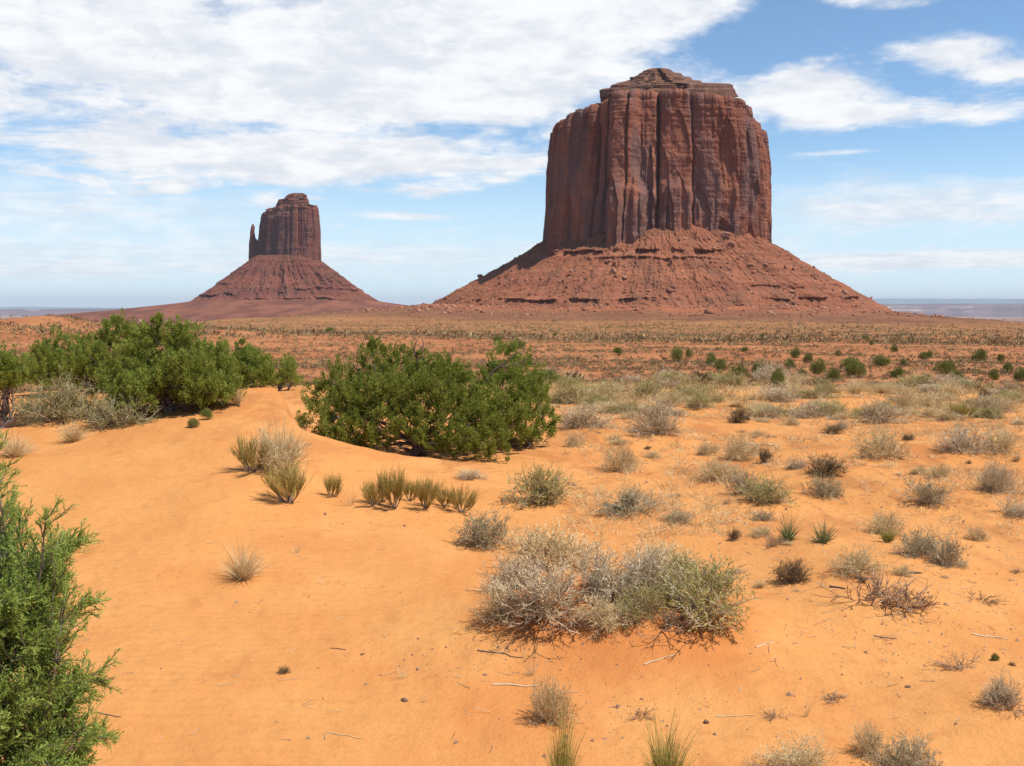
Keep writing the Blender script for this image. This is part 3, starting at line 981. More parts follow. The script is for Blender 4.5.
# ------------------------------------------------------------------ junipers
def juniper_crown(lobes, dens, leaf, mat, seed):
    global RNG
    RNG = np.random.default_rng(seed)
    parts = []
    for (x, y, z, r, rz) in lobes:
        ns = max(8, int(44 * (r / .35) ** 2))
        d = unit(RNG.normal(size=(ns, 3)))
        d[:, 2] = np.where(d[:, 2] < -.7, -d[:, 2], d[:, 2])
        c = np.array([x, y, z]) + d * np.array([r, r, rz]) * RNG.uniform(.45, 1.0, ns)[:, None]
        c[:, 2] = np.maximum(c[:, 2], .03)
        k = int(dens)
        cc = np.repeat(c, k, 0)
        dd = np.repeat(d, k, 0)
        h = np.repeat(RNG.uniform(.08, .19, ns), k) * (r / .38) ** .5
        tt = RNG.uniform(0, 1, ns * k)
        axis = unit(dd * .55 + np.array([0, 0, .85]))
        wid = .30 * h * (1 - tt) ** .6 + .012
        off = unit(RNG.normal(size=(ns * k, 3)))
        P = cc + axis * (tt * h * 1.25)[:, None] + off * (wid * RNG.uniform(.5, 1.15, ns * k))[:, None]
        D = axis * .9 + off * .75 + RNG.normal(size=(ns * k, 3)) * .2
        tint = np.clip(np.repeat(RNG.uniform(.15, .7, ns), k) + RNG.normal(size=ns * k) * .16 + .18 * tt, 0, 1)
        parts.append(leaves(P, D, RNG.uniform(.6, 1.35, ns * k) * leaf, RNG.uniform(.17, .28, ns * k) * leaf, tint))
    V, F, T = merge(parts)
    return mesh_of('crown', V, F, mat, T)


def limb_lines(base, ends, r0, K=9, sag=.15):
    N = len(ends)
    t = np.linspace(0, 1, K)[None, :, None]
    mid = (base + ends) / 2 + RNG.normal(size=(N, 3)) * sag
    P = (1 - t) ** 2 * base[:, None] + 2 * t * (1 - t) * mid[:, None] + t ** 2 * ends[:, None]
    P = P + RNG.normal(size=P.shape) * .018 * np.minimum(t * 4, 1)
    Wd = r0[:, None] * (1 - .8 * np.linspace(0, 1, K)[None, :])
    return P, Wd


def make_juniper(lobes, label, loc, mat, seed, dens=46, leaf=.045, trunk_r=.085, group=None, rot=0.0):
    global RNG
    root = tag(link('juniper_tree', None, None, loc), label, 'juniper', group)
    root.rotation_euler = (0, 0, rot)
    link('crown', juniper_crown(lobes, dens, leaf, mat, seed), root)
    RNG = np.random.default_rng(seed + 1)
    lb = np.array([l[:3] for l in lobes])
    c = lb.mean(0)
    c[2] = 0
    # several stems from one root, as old junipers have
    fork = c + np.array([0, 0, .22 * lb[:, 2].max()])
    P, Wd = limb_lines(np.repeat((c - [0, 0, .12])[None], 4, 0) + RNG.normal(size=(4, 3)) * [.06, .06, 0], fork + RNG.normal(size=(4, 3)) * [.20, .16, .08], np.full(4, trunk_r), 8, .05)
    V, F, T = tubes(P, Wd * .9 + trunk_r * .25, RNG.uniform(0, .6, 4), 7)
    link('trunk', mesh_of('trunk', V, [F], M['bark'], T, True), root)
    n = len(lb)
    st = P[RNG.integers(0, 4, n), RNG.integers(4, 8, n)]
    P2, W2 = limb_lines(st, lb + RNG.normal(size=lb.shape) * .05, np.full(n, trunk_r * .28), 9, .12)
    k = 4
    t = RNG.uniform(.4, 1, n * k)
    p, d = along(np.repeat(P2, k, 0), t)
    rr = np.repeat(np.array([l[3] for l in lobes]), k)
    P3 = grow(p, d + RNG.normal(size=d.shape) * .8 + [0, 0, .3], rr * RNG.uniform(.6, 1.1, n * k), 5, .5)
    W3 = np.full((n * k, 1), trunk_r * .12) * np.linspace(1, .4, 5)[None]
    V, F, T = merge([tubes(P2, W2, RNG.uniform(0, 1, n), 5), tubes(P3, W3, RNG.uniform(0, 1, n * k), 3)])
    link('limbs', mesh_of('limbs', V, F, M['bark'], T, True), root)
    return root


def dome_lobes(w, h, d, n, seed, low=0.0, r=.24):
    """lobes that fill a low dome down to the ground (or to a raised base)"""
    rg = np.random.default_rng(seed)
    out = []
    for k in range(n):
        v = rg.normal(size=3)
        v /= np.linalg.norm(v)
        v[2] = abs(v[2]) if k > n * .35 else abs(v[2]) * .25
        q = rg.uniform(.55, 1.0)
        rr = r * rg.uniform(.75, 1.2)
        z = h * low + rr * .75 + v[2] * q * max(h * (1 - low) - rr * 2.1, .02) * rg.uniform(.8, 1.05)
        out.append((v[0] * max(w / 2 - rr * 1.15, .05) * q, v[1] * max(d / 2 - rr, .05) * q, z, rr, rr * 1.05))
    return out


# the big dark juniper in the hollow behind the dune
jx, jy, js = -1.45, 16.9, .0168
rgj = np.random.default_rng(2)
lob = []
for (x, z, r) in ((-1.78, 1.02, .30), (-1.45, 1.28, .34), (-.98, 1.62, .32), (-.86, 1.84, .22), (-.48, 1.50, .36), (-.10, 1.44, .36), (.28, 1.34, .38), (.62, 1.16, .36), (.95, .92, .34), (1.25, .66, .32), (1.52, .46, .26)):
    lob.append((x, rgj.uniform(-.15, .35), z, r, r * 1.15))
for (x, z, r) in ((-1.72, .62, .32), (-1.35, .88, .36), (-.95, 1.08, .38), (-.5, 1.05, .40), (-.05, 1.0, .40), (.42, .85, .38), (.82, .60, .34), (1.15, .38, .28)):
    lob.append((x, -.55 + rgj.uniform(-.2, .1), z, r, r * 1.1))
for (x, z, r) in ((-1.45, .42, .28), (-1.05, .50, .32), (-.62, .58, .30), (-.2, .62, .28), (.20, .48, .30), (.60, .36, .28), (.98, .28, .24)):
    lob.append((x, -.95 + rgj.uniform(-.1, .1), z, r, r * .95))
for (x, z, r) in ((-1.5, .8, .40), (-.9, 1.2, .42), (-.2, 1.15, .42), (.4, .95, .42), (.95, .6, .36), (-1.2, .35, .35), (.7, .3, .3)):
    lob.append((x, .75, z, r, r * 1.1))
for (x, z, r) in ((-1.3, .8, .40), (-.8, .9, .42), (-.2, .95, .42), (.4, .75, .40), (.95, .5, .36), (-1.55, .3, .26), (-1.15, .22, .24), (-.78, .24, .22), (.18, .24, .22), (.55, .16, .20), (.9, .12, .18), (1.25, .16, .18)):
    lob.append((x, -.15 if z > .4 else -.8, z, r, r))
lob = [(l[0], l[1], l[2] * .91, l[3], l[4]) for l in lob]
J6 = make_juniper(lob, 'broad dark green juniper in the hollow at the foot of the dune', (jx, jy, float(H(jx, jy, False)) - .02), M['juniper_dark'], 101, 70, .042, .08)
# its bare snags rising out of the crown
P = np.array([[[-.25, .1, 1.2], [-.18, .1, 1.45], [-.16, .08, 1.64], [-.22, .1, 1.80], [-.17, .1, 1.95]],
              [[-.17, .1, 1.5], [-.07, .1, 1.68], [-.10, .1, 1.80], [-.05, .12, 1.90], [-.08, .12, 1.98]],
              [[.9, .2, 1.1], [1.15, .2, 1.45], [1.33, .2, 1.56], [1.48, .2, 1.68], [1.58, .2, 1.76]],
              [[1.18, .2, 1.46], [1.34, .25, 1.50], [1.52, .25, 1.54], [1.68, .25, 1.62], [1.74, .25, 1.68]]])
WD = np.array([[.032, .028, .024, .014, .007], [.02, .018, .015, .01, .005], [.026, .022, .016, .01, .005], [.014, .012, .01, .007, .004]])
for q in (0, 2):
    V, F, T = tubes(P[q:q + 2], WD[q:q + 2], np.array([.05, .3]), 5)
    link('dead_branch', mesh_of('dead_branch', V, [F], M['deadwood'], T), J6)
# the second juniper, behind its right end
x2, y2 = -.12, 18.0
make_juniper([(l[0] * 1.0, l[1], l[2] * .90, l[3], l[4]) for l in [(.15, -.45, .2, .24, .22), (.45, -.45, .16, .22, .2), (-.2, -.4, .3, .26, .25), (.35, -.4, .45, .28, .28), (-.35, 0, 1.15, .34, .4), (.0, .1, 1.62, .32, .38), (.32, 0, 1.45, .32, .36), (.5, .1, 1.1, .30, .32), (.1, -.3, 1.15, .36, .4), (.62, -.1, .75, .28, .3), (.78, 0, .45, .24, .26),
              (.75, -.2, .20, .22, .22), (.3, -.4, .75, .34, .34), (-.1, .4, 1.2, .36, .4), (.45, .3, .8, .34, .34), (.0, -.3, .6, .32, .32)]],
             'yellow green juniper peeping out behind the broad dark juniper', (x2, y2, float(H(x2, y2, False)) - .02), M['juniper'], 131, 66, .042, .07)

# the row of junipers along the dune top
for (bx, by, w, h, n_, seed, lb, mt) in ((0, 428, 70, 92, 16, 201, 'juniper with bare dark twisted trunks at the end of the dune row', 'juniper'),
                                         (96, 398, 164, 82, 48, 202, 'spreading juniper at the back of the dune row behind sagebrush', 'juniper'),
                                         (170, 412, 166, 106, 60, 203, 'tallest bright green juniper standing on top of the dune', 'juniper'),
                                         (234, 394, 108, 70, 30, 204, 'low juniper beside the tallest one, at the dune crest', 'juniper'),
                                         (282, 394, 70, 56, 18, 205, 'smallest low juniper of the row, half sunk behind the dune crest', 'juniper')):
    X0, Y0, s = at(bx, by)
    if seed in (202,):
        Y0 += 1.6
        X0 *= 1.08
        s *= 1.09
    if seed in (204, 205):
        Y0 += 1.3 if seed == 204 else 2.6
        X0 *= (Y0 / (Y0 - (1.3 if seed == 204 else 2.6)))
    lo = dome_lobes(w * s, h * s * (1.0 if seed == 203 else 1.06), w * s * .8, n_, seed, .0 if seed != 201 else .35, r=.22 + .05 * (h > 80))
    if seed == 203:
        lo += [(-.17, 0, h * s * .72, .20, .22), (-.34, .1, h * s * .66, .22, .22), (.08, 0, h * s * .68, .22, .22), (-.16, 0, h * s * .86, .05, .12)]
    make_juniper(lo, lb, (X0, Y0, float(H(X0, Y0, False)) - .03), M[mt], seed, 66, .042, .05 if seed != 201 else .07)


# the near juniper at the left edge, whose sprays show leaf by leaf
def near_juniper():
    global RNG
    RNG = np.random.default_rng(77)
    root = tag(link('juniper_tree', None, None, (-2.31, 4.2, 0.0)), 'bright green feathery juniper rising from the bottom edge, leaf sprays showing', 'juniper')
    K = 10
    nl = 125
    h0 = RNG.uniform(.15, 1.0, nl)
    ang = RNG.uniform(0, 2 * PI, nl)
    p0 = np.stack([.10 * np.cos(ang), .10 * np.sin(ang), .05 + h0 * 1.25], -1)
    up = .25 + 1.0 * h0 + RNG.uniform(-.1, .25, nl)
    d0 = np.stack([np.cos(ang), np.sin(ang), up], -1)
    L = .43 - .06 * h0 + RNG.uniform(-.08, .08, nl)
    P1 = grow(p0, d0, L, K, .35, .25, .05)
    extra = grow(np.array([[.10, .0, 1.0], [.20, .0, .9], [.3, -.1, .75], [.0, .0, .9], [.05, .1, .95], [.16, -.08, .95], [.26, .05, .85], [-.05, -.1, 1.0], [.12, .1, .9], [.02, -.05, 1.0]]), np.array([[.02, 0, 1.], [.20, 0, 1.], [.38, 0, 1.], [-.12, .1, 1.], [.0, .1, 1.], [.12, -.1, 1.], [.28, .05, 1.], [-.05, -.08, 1.], [.1, .05, 1.], [.03, 0, 1.]]), np.array([1.24, .82, .60, 1.06, .86, .70, .64, .92, .74, .80]), K, .12, .1, .04)
    P1 = np.concatenate([P1, extra])
    n1 = len(P1)
    W1 = np.full((n1, 1), .008) * np.linspace(1, .25, K)[None]
    k2 = 23
    t = np.tile(np.linspace(.22, .99, k2), n1)
    p, d = along(np.repeat(P1, k2, 0), t)
    N2 = len(p)
    d2 = unit(d * .9 + unit(RNG.normal(size=d.shape)) * .85 + [0, 0, .25])
    L2 = RNG.uniform(.10, .25, N2) * (1.15 - .55 * t)
    P2 = grow(p, d2, L2, 6, .3, .15, .05)
    W2 = np.full((N2, 1), .0032) * np.linspace(1, .4, 6)[None]
    k3 = 13
    t3 = np.tile(np.linspace(.10, .98, k3), N2)
    p3, d3 = along(np.repeat(P2, k3, 0), t3)
    N3 = len(p3)
    d3b = unit(d3 * .95 + unit(RNG.normal(size=d3.shape)) * .75)
    L3 = RNG.uniform(.024, .055, N3) * (1.2 - .5 * t3)
    P3 = grow(p3, d3b, L3, 3, .2, .1, .04)
    tw = np.repeat(np.clip(RNG.normal(.5, .2, n1), 0, 1), k2 * k3)
    tint3 = np.clip(tw + RNG.normal(size=N3) * .16, 0, 1)
    twigs = tubes(P3, np.full((N3, 1), .0017) * np.array([1, .9, .5])[None], tint3, 3)
    k4 = 5
    t4 = np.tile(np.array([.2, .4, .6, .8, .98]), N3)
    p4, d4 = along(np.repeat(P3, k4, 0), t4)
    d4 = unit(d4 + unit(RNG.normal(size=d4.shape)) * .7)
    lf = leaves(p4, d4, RNG.uniform(.011, .021, len(p4)), RNG.uniform(.0020, .0034, len(p4)), np.repeat(tint3, k4))
    V, F, T = merge([twigs, lf])
    link('crown', mesh_of('crown', V, F, M['juniper_near'], T), root)
    V, F, T = merge([tubes(P1, W1, RNG.uniform(.2, 1, n1), 5), tubes(P2, W2, RNG.uniform(0, .7, N2), 3)])
    link('limbs', mesh_of('limbs', V, F, M['bark'], T, True), root)
    P, Wd = limb_lines(np.zeros((3, 3)) - [0, 0, .1], np.array([[.05, 0, 1.1], [.14, .05, .8], [-.12, .05, .9]]), np.full(3, .05), 8, .05)
    V, F, T = tubes(P, Wd, RNG.uniform(0, .6, 3), 7)
    link('trunk', mesh_of('trunk', V, [F], M['bark'], T, True), root)


near_juniper()


# ------------------------------------------------------------------ desert shrubs: prototypes about 1 m wide, made once, copied with their parts
def hemi(n, lo=.05, power=1.0):
    a = RNG.uniform(0, 2 * PI, n)
    z = lo + (1 - lo) * RNG.uniform(0, 1, n) ** power
    s = np.sqrt(np.maximum(0, 1 - z * z))
    return np.stack([s * np.cos(a), s * np.sin(a), z], -1)


def twig_shrub(seed, n0=46, spread=.5, h=.55, leaf_mat=None, twig='grey_twig', leafn=0, leafl=.04, fine=1.0, power=1.0, lo=.04):
    """radiating stems that fork twice; leaves on the outer twigs. Returns [(part name, mesh)]"""
    global RNG
    RNG = np.random.default_rng(seed)
    d = hemi(n0, lo, power)
    d = unit(d + np.array([RNG.normal() * .28, RNG.normal() * .28, 0]))
    d[:, 2] = np.abs(d[:, 2])
    p0 = np.stack([RNG.normal(size=n0) * .07, RNG.normal(size=n0) * .07, np.full(n0, -.03)], -1)
    ell = 1 / np.sqrt((d[:, 0] ** 2 + d[:, 1] ** 2) / spread ** 2 + d[:, 2] ** 2 / h ** 2)
    P0 = grow(p0, d + [0, 0, .15], ell * RNG.uniform(.55, .95, n0), 6, .55, -.15, .10)
    W0 = np.full((n0, 1), .0085 * fine) * np.linspace(1, .45, 6)[None]
    k = 6
    p, dd = along(np.repeat(P0, k, 0), RNG.uniform(.25, 1, n0 * k))
    L1 = np.repeat(ell, k) * RNG.uniform(.25, .5, n0 * k)
    P1 = grow(p, dd + RNG.normal(size=dd.shape) * .55 + [0, 0, .12], L1, 5, .5, .1, .10)
    W1 = np.full((n0 * k, 1), .0046 * fine) * np.linspace(1, .5, 5)[None]
    k2 = 4
    p, dd = along(np.repeat(P1, k2, 0), RNG.uniform(.2, 1, n0 * k * k2))
    L2 = np.repeat(L1, k2) * RNG.uniform(.25, .6, n0 * k * k2)
    P2 = grow(p, dd + RNG.normal(size=dd.shape) * .55 + [0, 0, .15], L2, 4, .4, .1, .10)
    W2 = np.full((n0 * k * k2, 1), .0030 * fine) * np.linspace(1, .5, 4)[None]
    tn = np.clip(RNG.normal(.5, .28, n0), 0, 1)
    jit = lambda a, s: np.clip(a + RNG.normal(size=len(a)) * s, 0, 1)
    V, F, T = merge([tubes(P0, W0, tn, 4), tubes(P1, W1, jit(np.repeat(tn, k), .18), 3), ribbons(P2, W2 * 1.3, jit(np.repeat(tn, k * k2), .22))])
    out = [('stems', mesh_of('stems', V, F, M[twig], T))]
    if leaf_mat:
        p, dd = along(np.repeat(P2, leafn, 0), RNG.uniform(.1, 1, len(P2) * leafn))
        tl = jit(np.repeat(np.repeat(tn, k * k2), leafn), .2)
        V, F, T = leaves(p, dd + RNG.normal(size=dd.shape) * .5 + [0, 0, .3], RNG.uniform(.6, 1.4, len(p)) * leafl, RNG.uniform(.10, .18, len(p)) * leafl, tl)
        out.append(('foliage', mesh_of('foliage', V, [F], M[leaf_mat], T)))
    return out


def grass_tuft(seed, n=260, spread=.5, h=.55, mat='straw', wid=.0045, up=.35, K=5, base=.06, droop=-.5):
    global RNG
    RNG = np.random.default_rng(seed)
    d = hemi(n, up, .8)
    a = RNG.uniform(0, 2 * PI, n)
    q = base * np.sqrt(RNG.uniform(0, 1, n))
    p0 = np.stack([q * np.cos(a), q * np.sin(a), np.full(n, -.02)], -1)
    ell = 1 / np.sqrt((d[:, 0] ** 2 + d[:, 1] ** 2) / spread ** 2 + d[:, 2] ** 2 / h ** 2)
    P = grow(p0, d + [0, 0, .12], ell * RNG.uniform(.5, 1.05, n), K, .30, droop * .5, .03)
    Wd = RNG.uniform(.7, 1.3, (n, 1)) * wid * np.linspace(1, .15, K)[None]
    V, F, T = ribbons(P, Wd, RNG.uniform(0, 1, n))
    return [('blades', mesh_of('blades', V, [F], M[mat], T))]


def broom(seed, n=150, spread=.42, h=.62, mat='ephedra'):
    """jointed green stems in an upright fan on a short woody foot"""
    global RNG
    RNG = np.random.default_rng(seed)
    nf = 9
    d = hemi(nf, .55)
    P0 = grow(np.zeros((nf, 3)) - [0, 0, .03], d, RNG.uniform(.16, .30, nf), 6, .5, .2, .10)
    foot = tubes(P0, np.full((nf, 1), .013) * np.linspace(1, .55, 6)[None], RNG.uniform(0, 1, nf), 5)
    k = n // nf
    p, dd = along(np.repeat(P0, k, 0), RNG.uniform(.55, 1, nf * k))
    dirs = unit(np.stack([dd[:, 0] * .9, dd[:, 1] * .9, np.full(len(dd), .95)], -1) + RNG.normal(size=dd.shape) * .22)
    L = RNG.uniform(.2, .42, len(p)) * h / .62
    P1 = grow(p, dirs, L, 5, .25, .4, .05)
    k2 = 7
    p2, d2 = along(np.repeat(P1, k2, 0), RNG.uniform(.15, .95, len(P1) * k2))
    P2 = grow(p2, d2 + RNG.normal(size=d2.shape) * .26 + [0, 0, .25], RNG.uniform(.08, .2, len(p2)), 3, .2, .3, .04)
    t1 = RNG.uniform(0, 1, len(P1))
    V, F, T = merge([tubes(P1, np.full((len(P1), 1), .0042) * np.linspace(1, .5, 5)[None], t1, 3),
                     ribbons(P2, np.full((len(P2), 1), .0034) * np.linspace(1, .5, 3)[None], np.clip(np.repeat(t1, k2) + RNG.normal(size=len(P2)) * .2, 0, 1))])
    V2, F2, T2 = foot
    return [('woody_base', mesh_of('woody_base', V2, [F2], M['bark'], T2)), ('stems', mesh_of('stems', V, F, M[mat], T))]


def leaf_bush(seed, mat='bush', n=3600, leafl=.050, lumps=18):
    """small dense rounded bush, 1 m wide"""
    global RNG
    RNG = np.random.default_rng(seed)
    c = hemi(lumps, .0) * np.array([.34, .34, .40]) * RNG.uniform(.5, 1, (lumps, 1)) + [0, 0, .12]
    k = n // lumps
    off = unit(RNG.normal(size=(lumps * k, 3)))
    P = np.repeat(c, k, 0) + off * RNG.uniform(.08, .19, lumps * k)[:, None]
    P[:, 2] = np.maximum(P[:, 2], -.01)
    D = off * .7 + [0, 0, .8] + RNG.normal(size=off.shape) * .4
    T = np.clip(np.repeat(RNG.uniform(.1, .8, lumps), k) + RNG.normal(size=lumps * k) * .18, 0, 1)
    V, F, T = leaves(P, D, RNG.uniform(.6, 1.4, lumps * k) * leafl, RNG.uniform(.18, .3, lumps * k) * leafl, T)
    out = [('foliage', mesh_of('foliage', V, [F], M[mat], T))]
    ns = 12
    P0 = grow(np.zeros((ns, 3)) - [0, 0, .04], hemi(ns, .2), RNG.uniform(.25, .45, ns), 5, .4)
    V, F, T = tubes(P0, np.full((ns, 1), .014) * np.linspace(1, .4, 5)[None], RNG.uniform(0, 1, ns), 4)
    out.append(('stems', mesh_of('stems', V, [F], M['bark'], T)))
    return out


def yucca(seed):
    return grass_tuft(seed, 130, .52, .60, 'yucca', .015, .22, 4, .05, -.08)


PROTO = {
    'greensage': [twig_shrub(420 + k, 62, .5, .52, 'green_sage', 'grey_twig', 11, .028, .7, 1.2) for k in range(2)],
    'grey': [twig_shrub(300 + k, 80, .5, .52, 'straw', 'grey_twig', 1, .030, .72, 1.2) for k in range(5)],
    'greygreen': [twig_shrub(310 + k, 62, .5, .52, 'sage_leaf', 'grey_twig', 7, .026, .75, 1.2) for k in range(5)],
    'olive': [twig_shrub(320 + k, 66, .5, .56, 'olive_leaf', 'grey_twig', 8, .028, .72, 1.1) for k in range(5)],
    'dark': [twig_shrub(330 + k, 56, .48, .55, 'scrub', 'dark_twig', 6, .028, .8) for k in range(2)],
    'flat': [twig_shrub(340 + k, 16, .5, .30, None, 'red_twig', 0, .04, 1.1, 2.0, .0) for k in range(3)],
    'straw': [grass_tuft(350 + k, 420, wid=.0040) for k in range(3)],
    'strawthin': [grass_tuft(360 + k, 26, .40, .7, 'straw', .004, .5) for k in range(2)],
    'broom': [broom(370 + k) for k in range(3)],
    'bush': [leaf_bush(380 + k) for k in range(4)],
    'yucca': [yucca(390 + k) for k in range(2)],
    'bunch': [grass_tuft(400 + k, 420, .16, .85, 'bunchgrass', .0045, .9, 6, .06, -.1) for k in range(2)],
    'veil': [twig_shrub(410 + k, 64, .5, .55, 'straw', 'straw', 4, .028, .55, 1.1) for k in range(5)],
}
KIND = {'greensage': ('sage_shrub', 'shrub'), 'grey': ('desert_shrub', 'shrub'), 'greygreen': ('sage_shrub', 'shrub'), 'olive': ('rabbitbrush', 'shrub'), 'dark': ('dark_shrub', 'shrub'), 'flat': ('dead_shrub', 'dead shrub'),
        'straw': ('grass_tuft', 'grass tuft'), 'strawthin': ('grass_stalks', 'grass'), 'broom': ('ephedra_bush', 'shrub'), 'bush': ('green_bush', 'bush'), 'yucca': ('yucca_plant', 'yucca'),
        'bunch': ('bunch_grass', 'grass tuft'), 'veil': ('pale_shrub', 'shrub')}
HREF = {'greensage': .55, 'grey': .55, 'greygreen': .55, 'olive': .62, 'dark': .6, 'flat': .40, 'straw': .52, 'strawthin': .62, 'broom': .62, 'bush': .58, 'yucca': .55, 'bunch': .8, 'veil': .6}
WREF = {k: 1.0 for k in HREF}
WREF.update({'broom': .85, 'strawthin': .55, 'bunch': .24, 'bush': .95})
count = {}


def plant(kind, x, y, w, h, label, group=None, rot=None):
    k = count.get(kind, 0)
    count[kind] = k + 1
    protos = PROTO[kind]
    pr = protos[k % len(protos)]
    nm, cat = KIND[kind]
    z = float(H(x, y, False))
    sx, sz = w / WREF[kind], h / HREF[kind]
    rot = random.uniform(0, 6.28) if rot is None else rot
    if len(pr) == 1:
        o = link(nm, pr[0][1], None, (x, y, z))
    else:
        o = link(nm, None, None, (x, y, z))
        for pn, me in pr:
            link(pn, me, o)
    o.scale = (sx * random.uniform(.82, 1.12), sx * random.uniform(.72, 1.12), sz * random.uniform(.88, 1.12))
    tl = .03 if kind in ('broom', 'bunch', 'yucca') else .10
    o.rotation_euler = (random.gauss(0, tl), random.gauss(0, tl), rot)
    return tag(o, label, cat, group)


def pp(kind, px, py, w, h, label, group=None):
    if kind not in ('broom', 'strawthin', 'bunch', 'yucca', 'bush'):
        py -= .10 * w
    x, y, s = at(px, py)
    return plant(kind, x, y, w * s, h * s, label, group)


# by the left junipers
pp('greensage', 62, 430, 92, 52, 'tall grey green sagebrush beneath the spreading juniper')
pp('greensage', 112, 432, 66, 34, 'rounder grey green sagebrush in front of the tallest juniper')
pp('greensage', 35, 428, 44, 34, 'yellowish brush between the twisted juniper and the tall sagebrush')
pp('straw', 73, 446, 46, 26, 'pale straw tuft in front of the tall sagebrush')
pp('straw', 14, 462, 64, 34, 'whitish dry grass tuft just above the feathery near juniper')
pp('straw', 237, 408, 26, 34, 'dry straw tuft where the juniper row meets the dune crest')
pp('bush', 206, 420, 15, 14, 'tiny green sprig at the foot of the juniper row, nearer the crest')
pp('bush', 194, 427, 13, 9, 'tiniest green sprig lying on the sand under the tallest juniper')
# on the dune
pp('broom', 252, 472, 52, 46, 'olive green broom on the shaded side of the dune straw tuft')
pp('veil', 285, 482, 70, 62, 'tall pale straw coloured brush standing on the dune slope')
pp('straw', 280, 480, 74, 62, 'pale dry grass growing through the brush on the dune slope')
pp('broom', 288, 503, 52, 42, 'olive broom in front of the pale brush on the dune slope')
pp('broom', 332, 498, 26, 30, 'small ephedra sprig at the start of the row below the dark juniper')
pp('strawthin', 352, 505, 26, 32, 'nearly bare straw twigs between ephedra sprigs of the row')
pp('broom', 372, 505, 30, 30, 'thin ephedra clump next to the bare straw twigs')
pp('broom', 395, 508, 44, 40, 'densest ephedra clump in the row below the dark juniper')
pp('broom', 426, 508, 42, 36, 'wide ephedra clump right beside the densest one')
pp('broom', 461, 512, 32, 28, 'last ephedra clump of the row, standing alone on sand')
pp('broom', 383, 502, 24, 34, 'slim upright ephedra sprig behind the densest clump of the row')
pp('broom', 410, 500, 34, 26, 'low ephedra sprig squeezed between the two largest clumps of the row')
pp('broom', 444, 506, 26, 24, 'short ephedra sprig beside the wide clump of the row')
pp('olive', 536, 506, 66, 44, 'yellow green rounded shrub just below the end of the dark juniper')
pp('grey', 470, 484, 40, 14, 'grey dead brush in the shade under the dark juniper')
pp('straw', 243, 588, 88, 50, 'lone spiky bleached grass tuft on the bare dune')
pp('strawthin', 296, 553, 18, 20, 'tiny bent dry stalks uphill of the lone bleached tuft')
# the large central thicket
pp('grey', 545, 626, 138, 56, 'sprawling silver grey tangle at the front of the central thicket')
pp('grey', 518, 596, 78, 42, 'grey twiggy shrub at the outer end of the central thicket')
pp('veil', 556, 582, 120, 50, 'straw tinted shrub at the back of the central thicket')
pp('grey', 600, 606, 104, 50, 'purplish grey shrub between the silver tangle and the dark grey one')
pp('veil', 500, 622, 60, 34, 'straw fringe low at the outer end of the central thicket')
pp('grey', 648, 594, 92, 50, 'dark grey shrub in the middle of the central thicket')
pp('veil', 662, 580, 92, 40, 'pale shrub behind the middle of the central thicket')
pp('olive', 704, 622, 112, 62, 'big yellow green rabbitbrush closing the central thicket')
pp('olive', 692, 598, 88, 46, 'yellower brush behind the big rabbitbrush of the thicket')
pp('olive', 644, 622, 66, 40, 'lime tinted small shrub inside the central thicket')
pp('veil', 606, 628, 66, 32, 'straw coloured low brush at the front middle of the thicket')
pp('flat', 668, 634, 96, 20, 'reddish dead branches lying at the foot of the rabbitbrush')
pp('flat', 575, 636, 96, 22, 'reddish dead branches lying at the foot of the silver tangle')
pp('greygreen', 488, 550, 62, 34, 'low grey green sagebrush touching the back of the central thicket')
pp('straw', 530, 560, 60, 36, 'pale grass fringe between low sagebrush and the central thicket')
pp('strawthin', 532, 676, 30, 52, 'thin upright straw stalks before the silver tangle')
# low grey-blue mats and the shrubs across the right half
pp('greygreen', 632, 517, 66, 24, 'flat cushion of silvery sage uphill of the central thicket')
pp('greygreen', 676, 526, 40, 14, 'flat silvery sage tail trailing from the cushion')
pp('grey', 580, 434, 62, 28, 'flattish grey shrub past the end of the dark juniper')
pp('grey', 655, 439, 66, 37, 'big dense grey shrub with a dark hollow at its foot')
pp('veil', 617, 475, 44, 34, 'straw grey shrub alone on sand below the two dense grey shrubs')
pp('veil', 575, 450, 30, 18, 'wispy pale shrub in front of the flattish grey shrub')
pp('veil', 716, 486, 56, 24, 'pale low shrub leading up to the olive shrub')
pp('olive', 766, 508, 60, 30, 'olive shrub with a dark twiggy base amid pale ones')
pp('greygreen', 742, 498, 40, 26, 'greenish shrub joined to the side of the olive shrub')
pp('greygreen', 762, 524, 28, 14, 'tiny silvery sage just behind the pair of yuccas')
pp('yucca', 788, 541, 34, 30, 'spiky yucca with denser green blades, one of a pair')
pp('yucca', 823, 543, 40, 28, 'spiky yucca with yellower open blades, one of a pair')
pp('flat', 770, 548, 34, 14, 'small reddish dead brush beside the denser green yucca')
pp('dark', 735, 540, 14, 11, 'tiny brown shrub alone on sand beside the yuccas')
pp('dark', 792, 586, 40, 28, 'small dark brown green shrub, darkest in the open sand')
pp('veil', 858, 579, 64, 34, 'rounded pale grey shrub with a dark stick at its foot')
pp('greygreen', 922, 562, 48, 30, 'grey green shrub, first half of a joined pair on the slope')
pp('greygreen', 948, 571, 44, 34, 'grey green shrub, lower half of a joined pair on the slope')
pp('veil', 884, 538, 46, 30, 'straw shrub with a yellow green centre above the rounded pale shrub')
pp('bunch', 888, 541, 16, 18, 'yellow green grass inside the straw shrub')
pp('greygreen', 922, 506, 50, 26, 'sage green cushion shrub on a little mound')
pp('grey', 998, 496, 52, 32, 'dark grey rounded shrub near the frame, higher of two')
pp('grey', 1008, 518, 46, 20, 'dark grey low shrub near the frame, lower of two')
pp('dark', 828, 478, 46, 22, 'brownish low shrub with dark twigs above a silvery one')
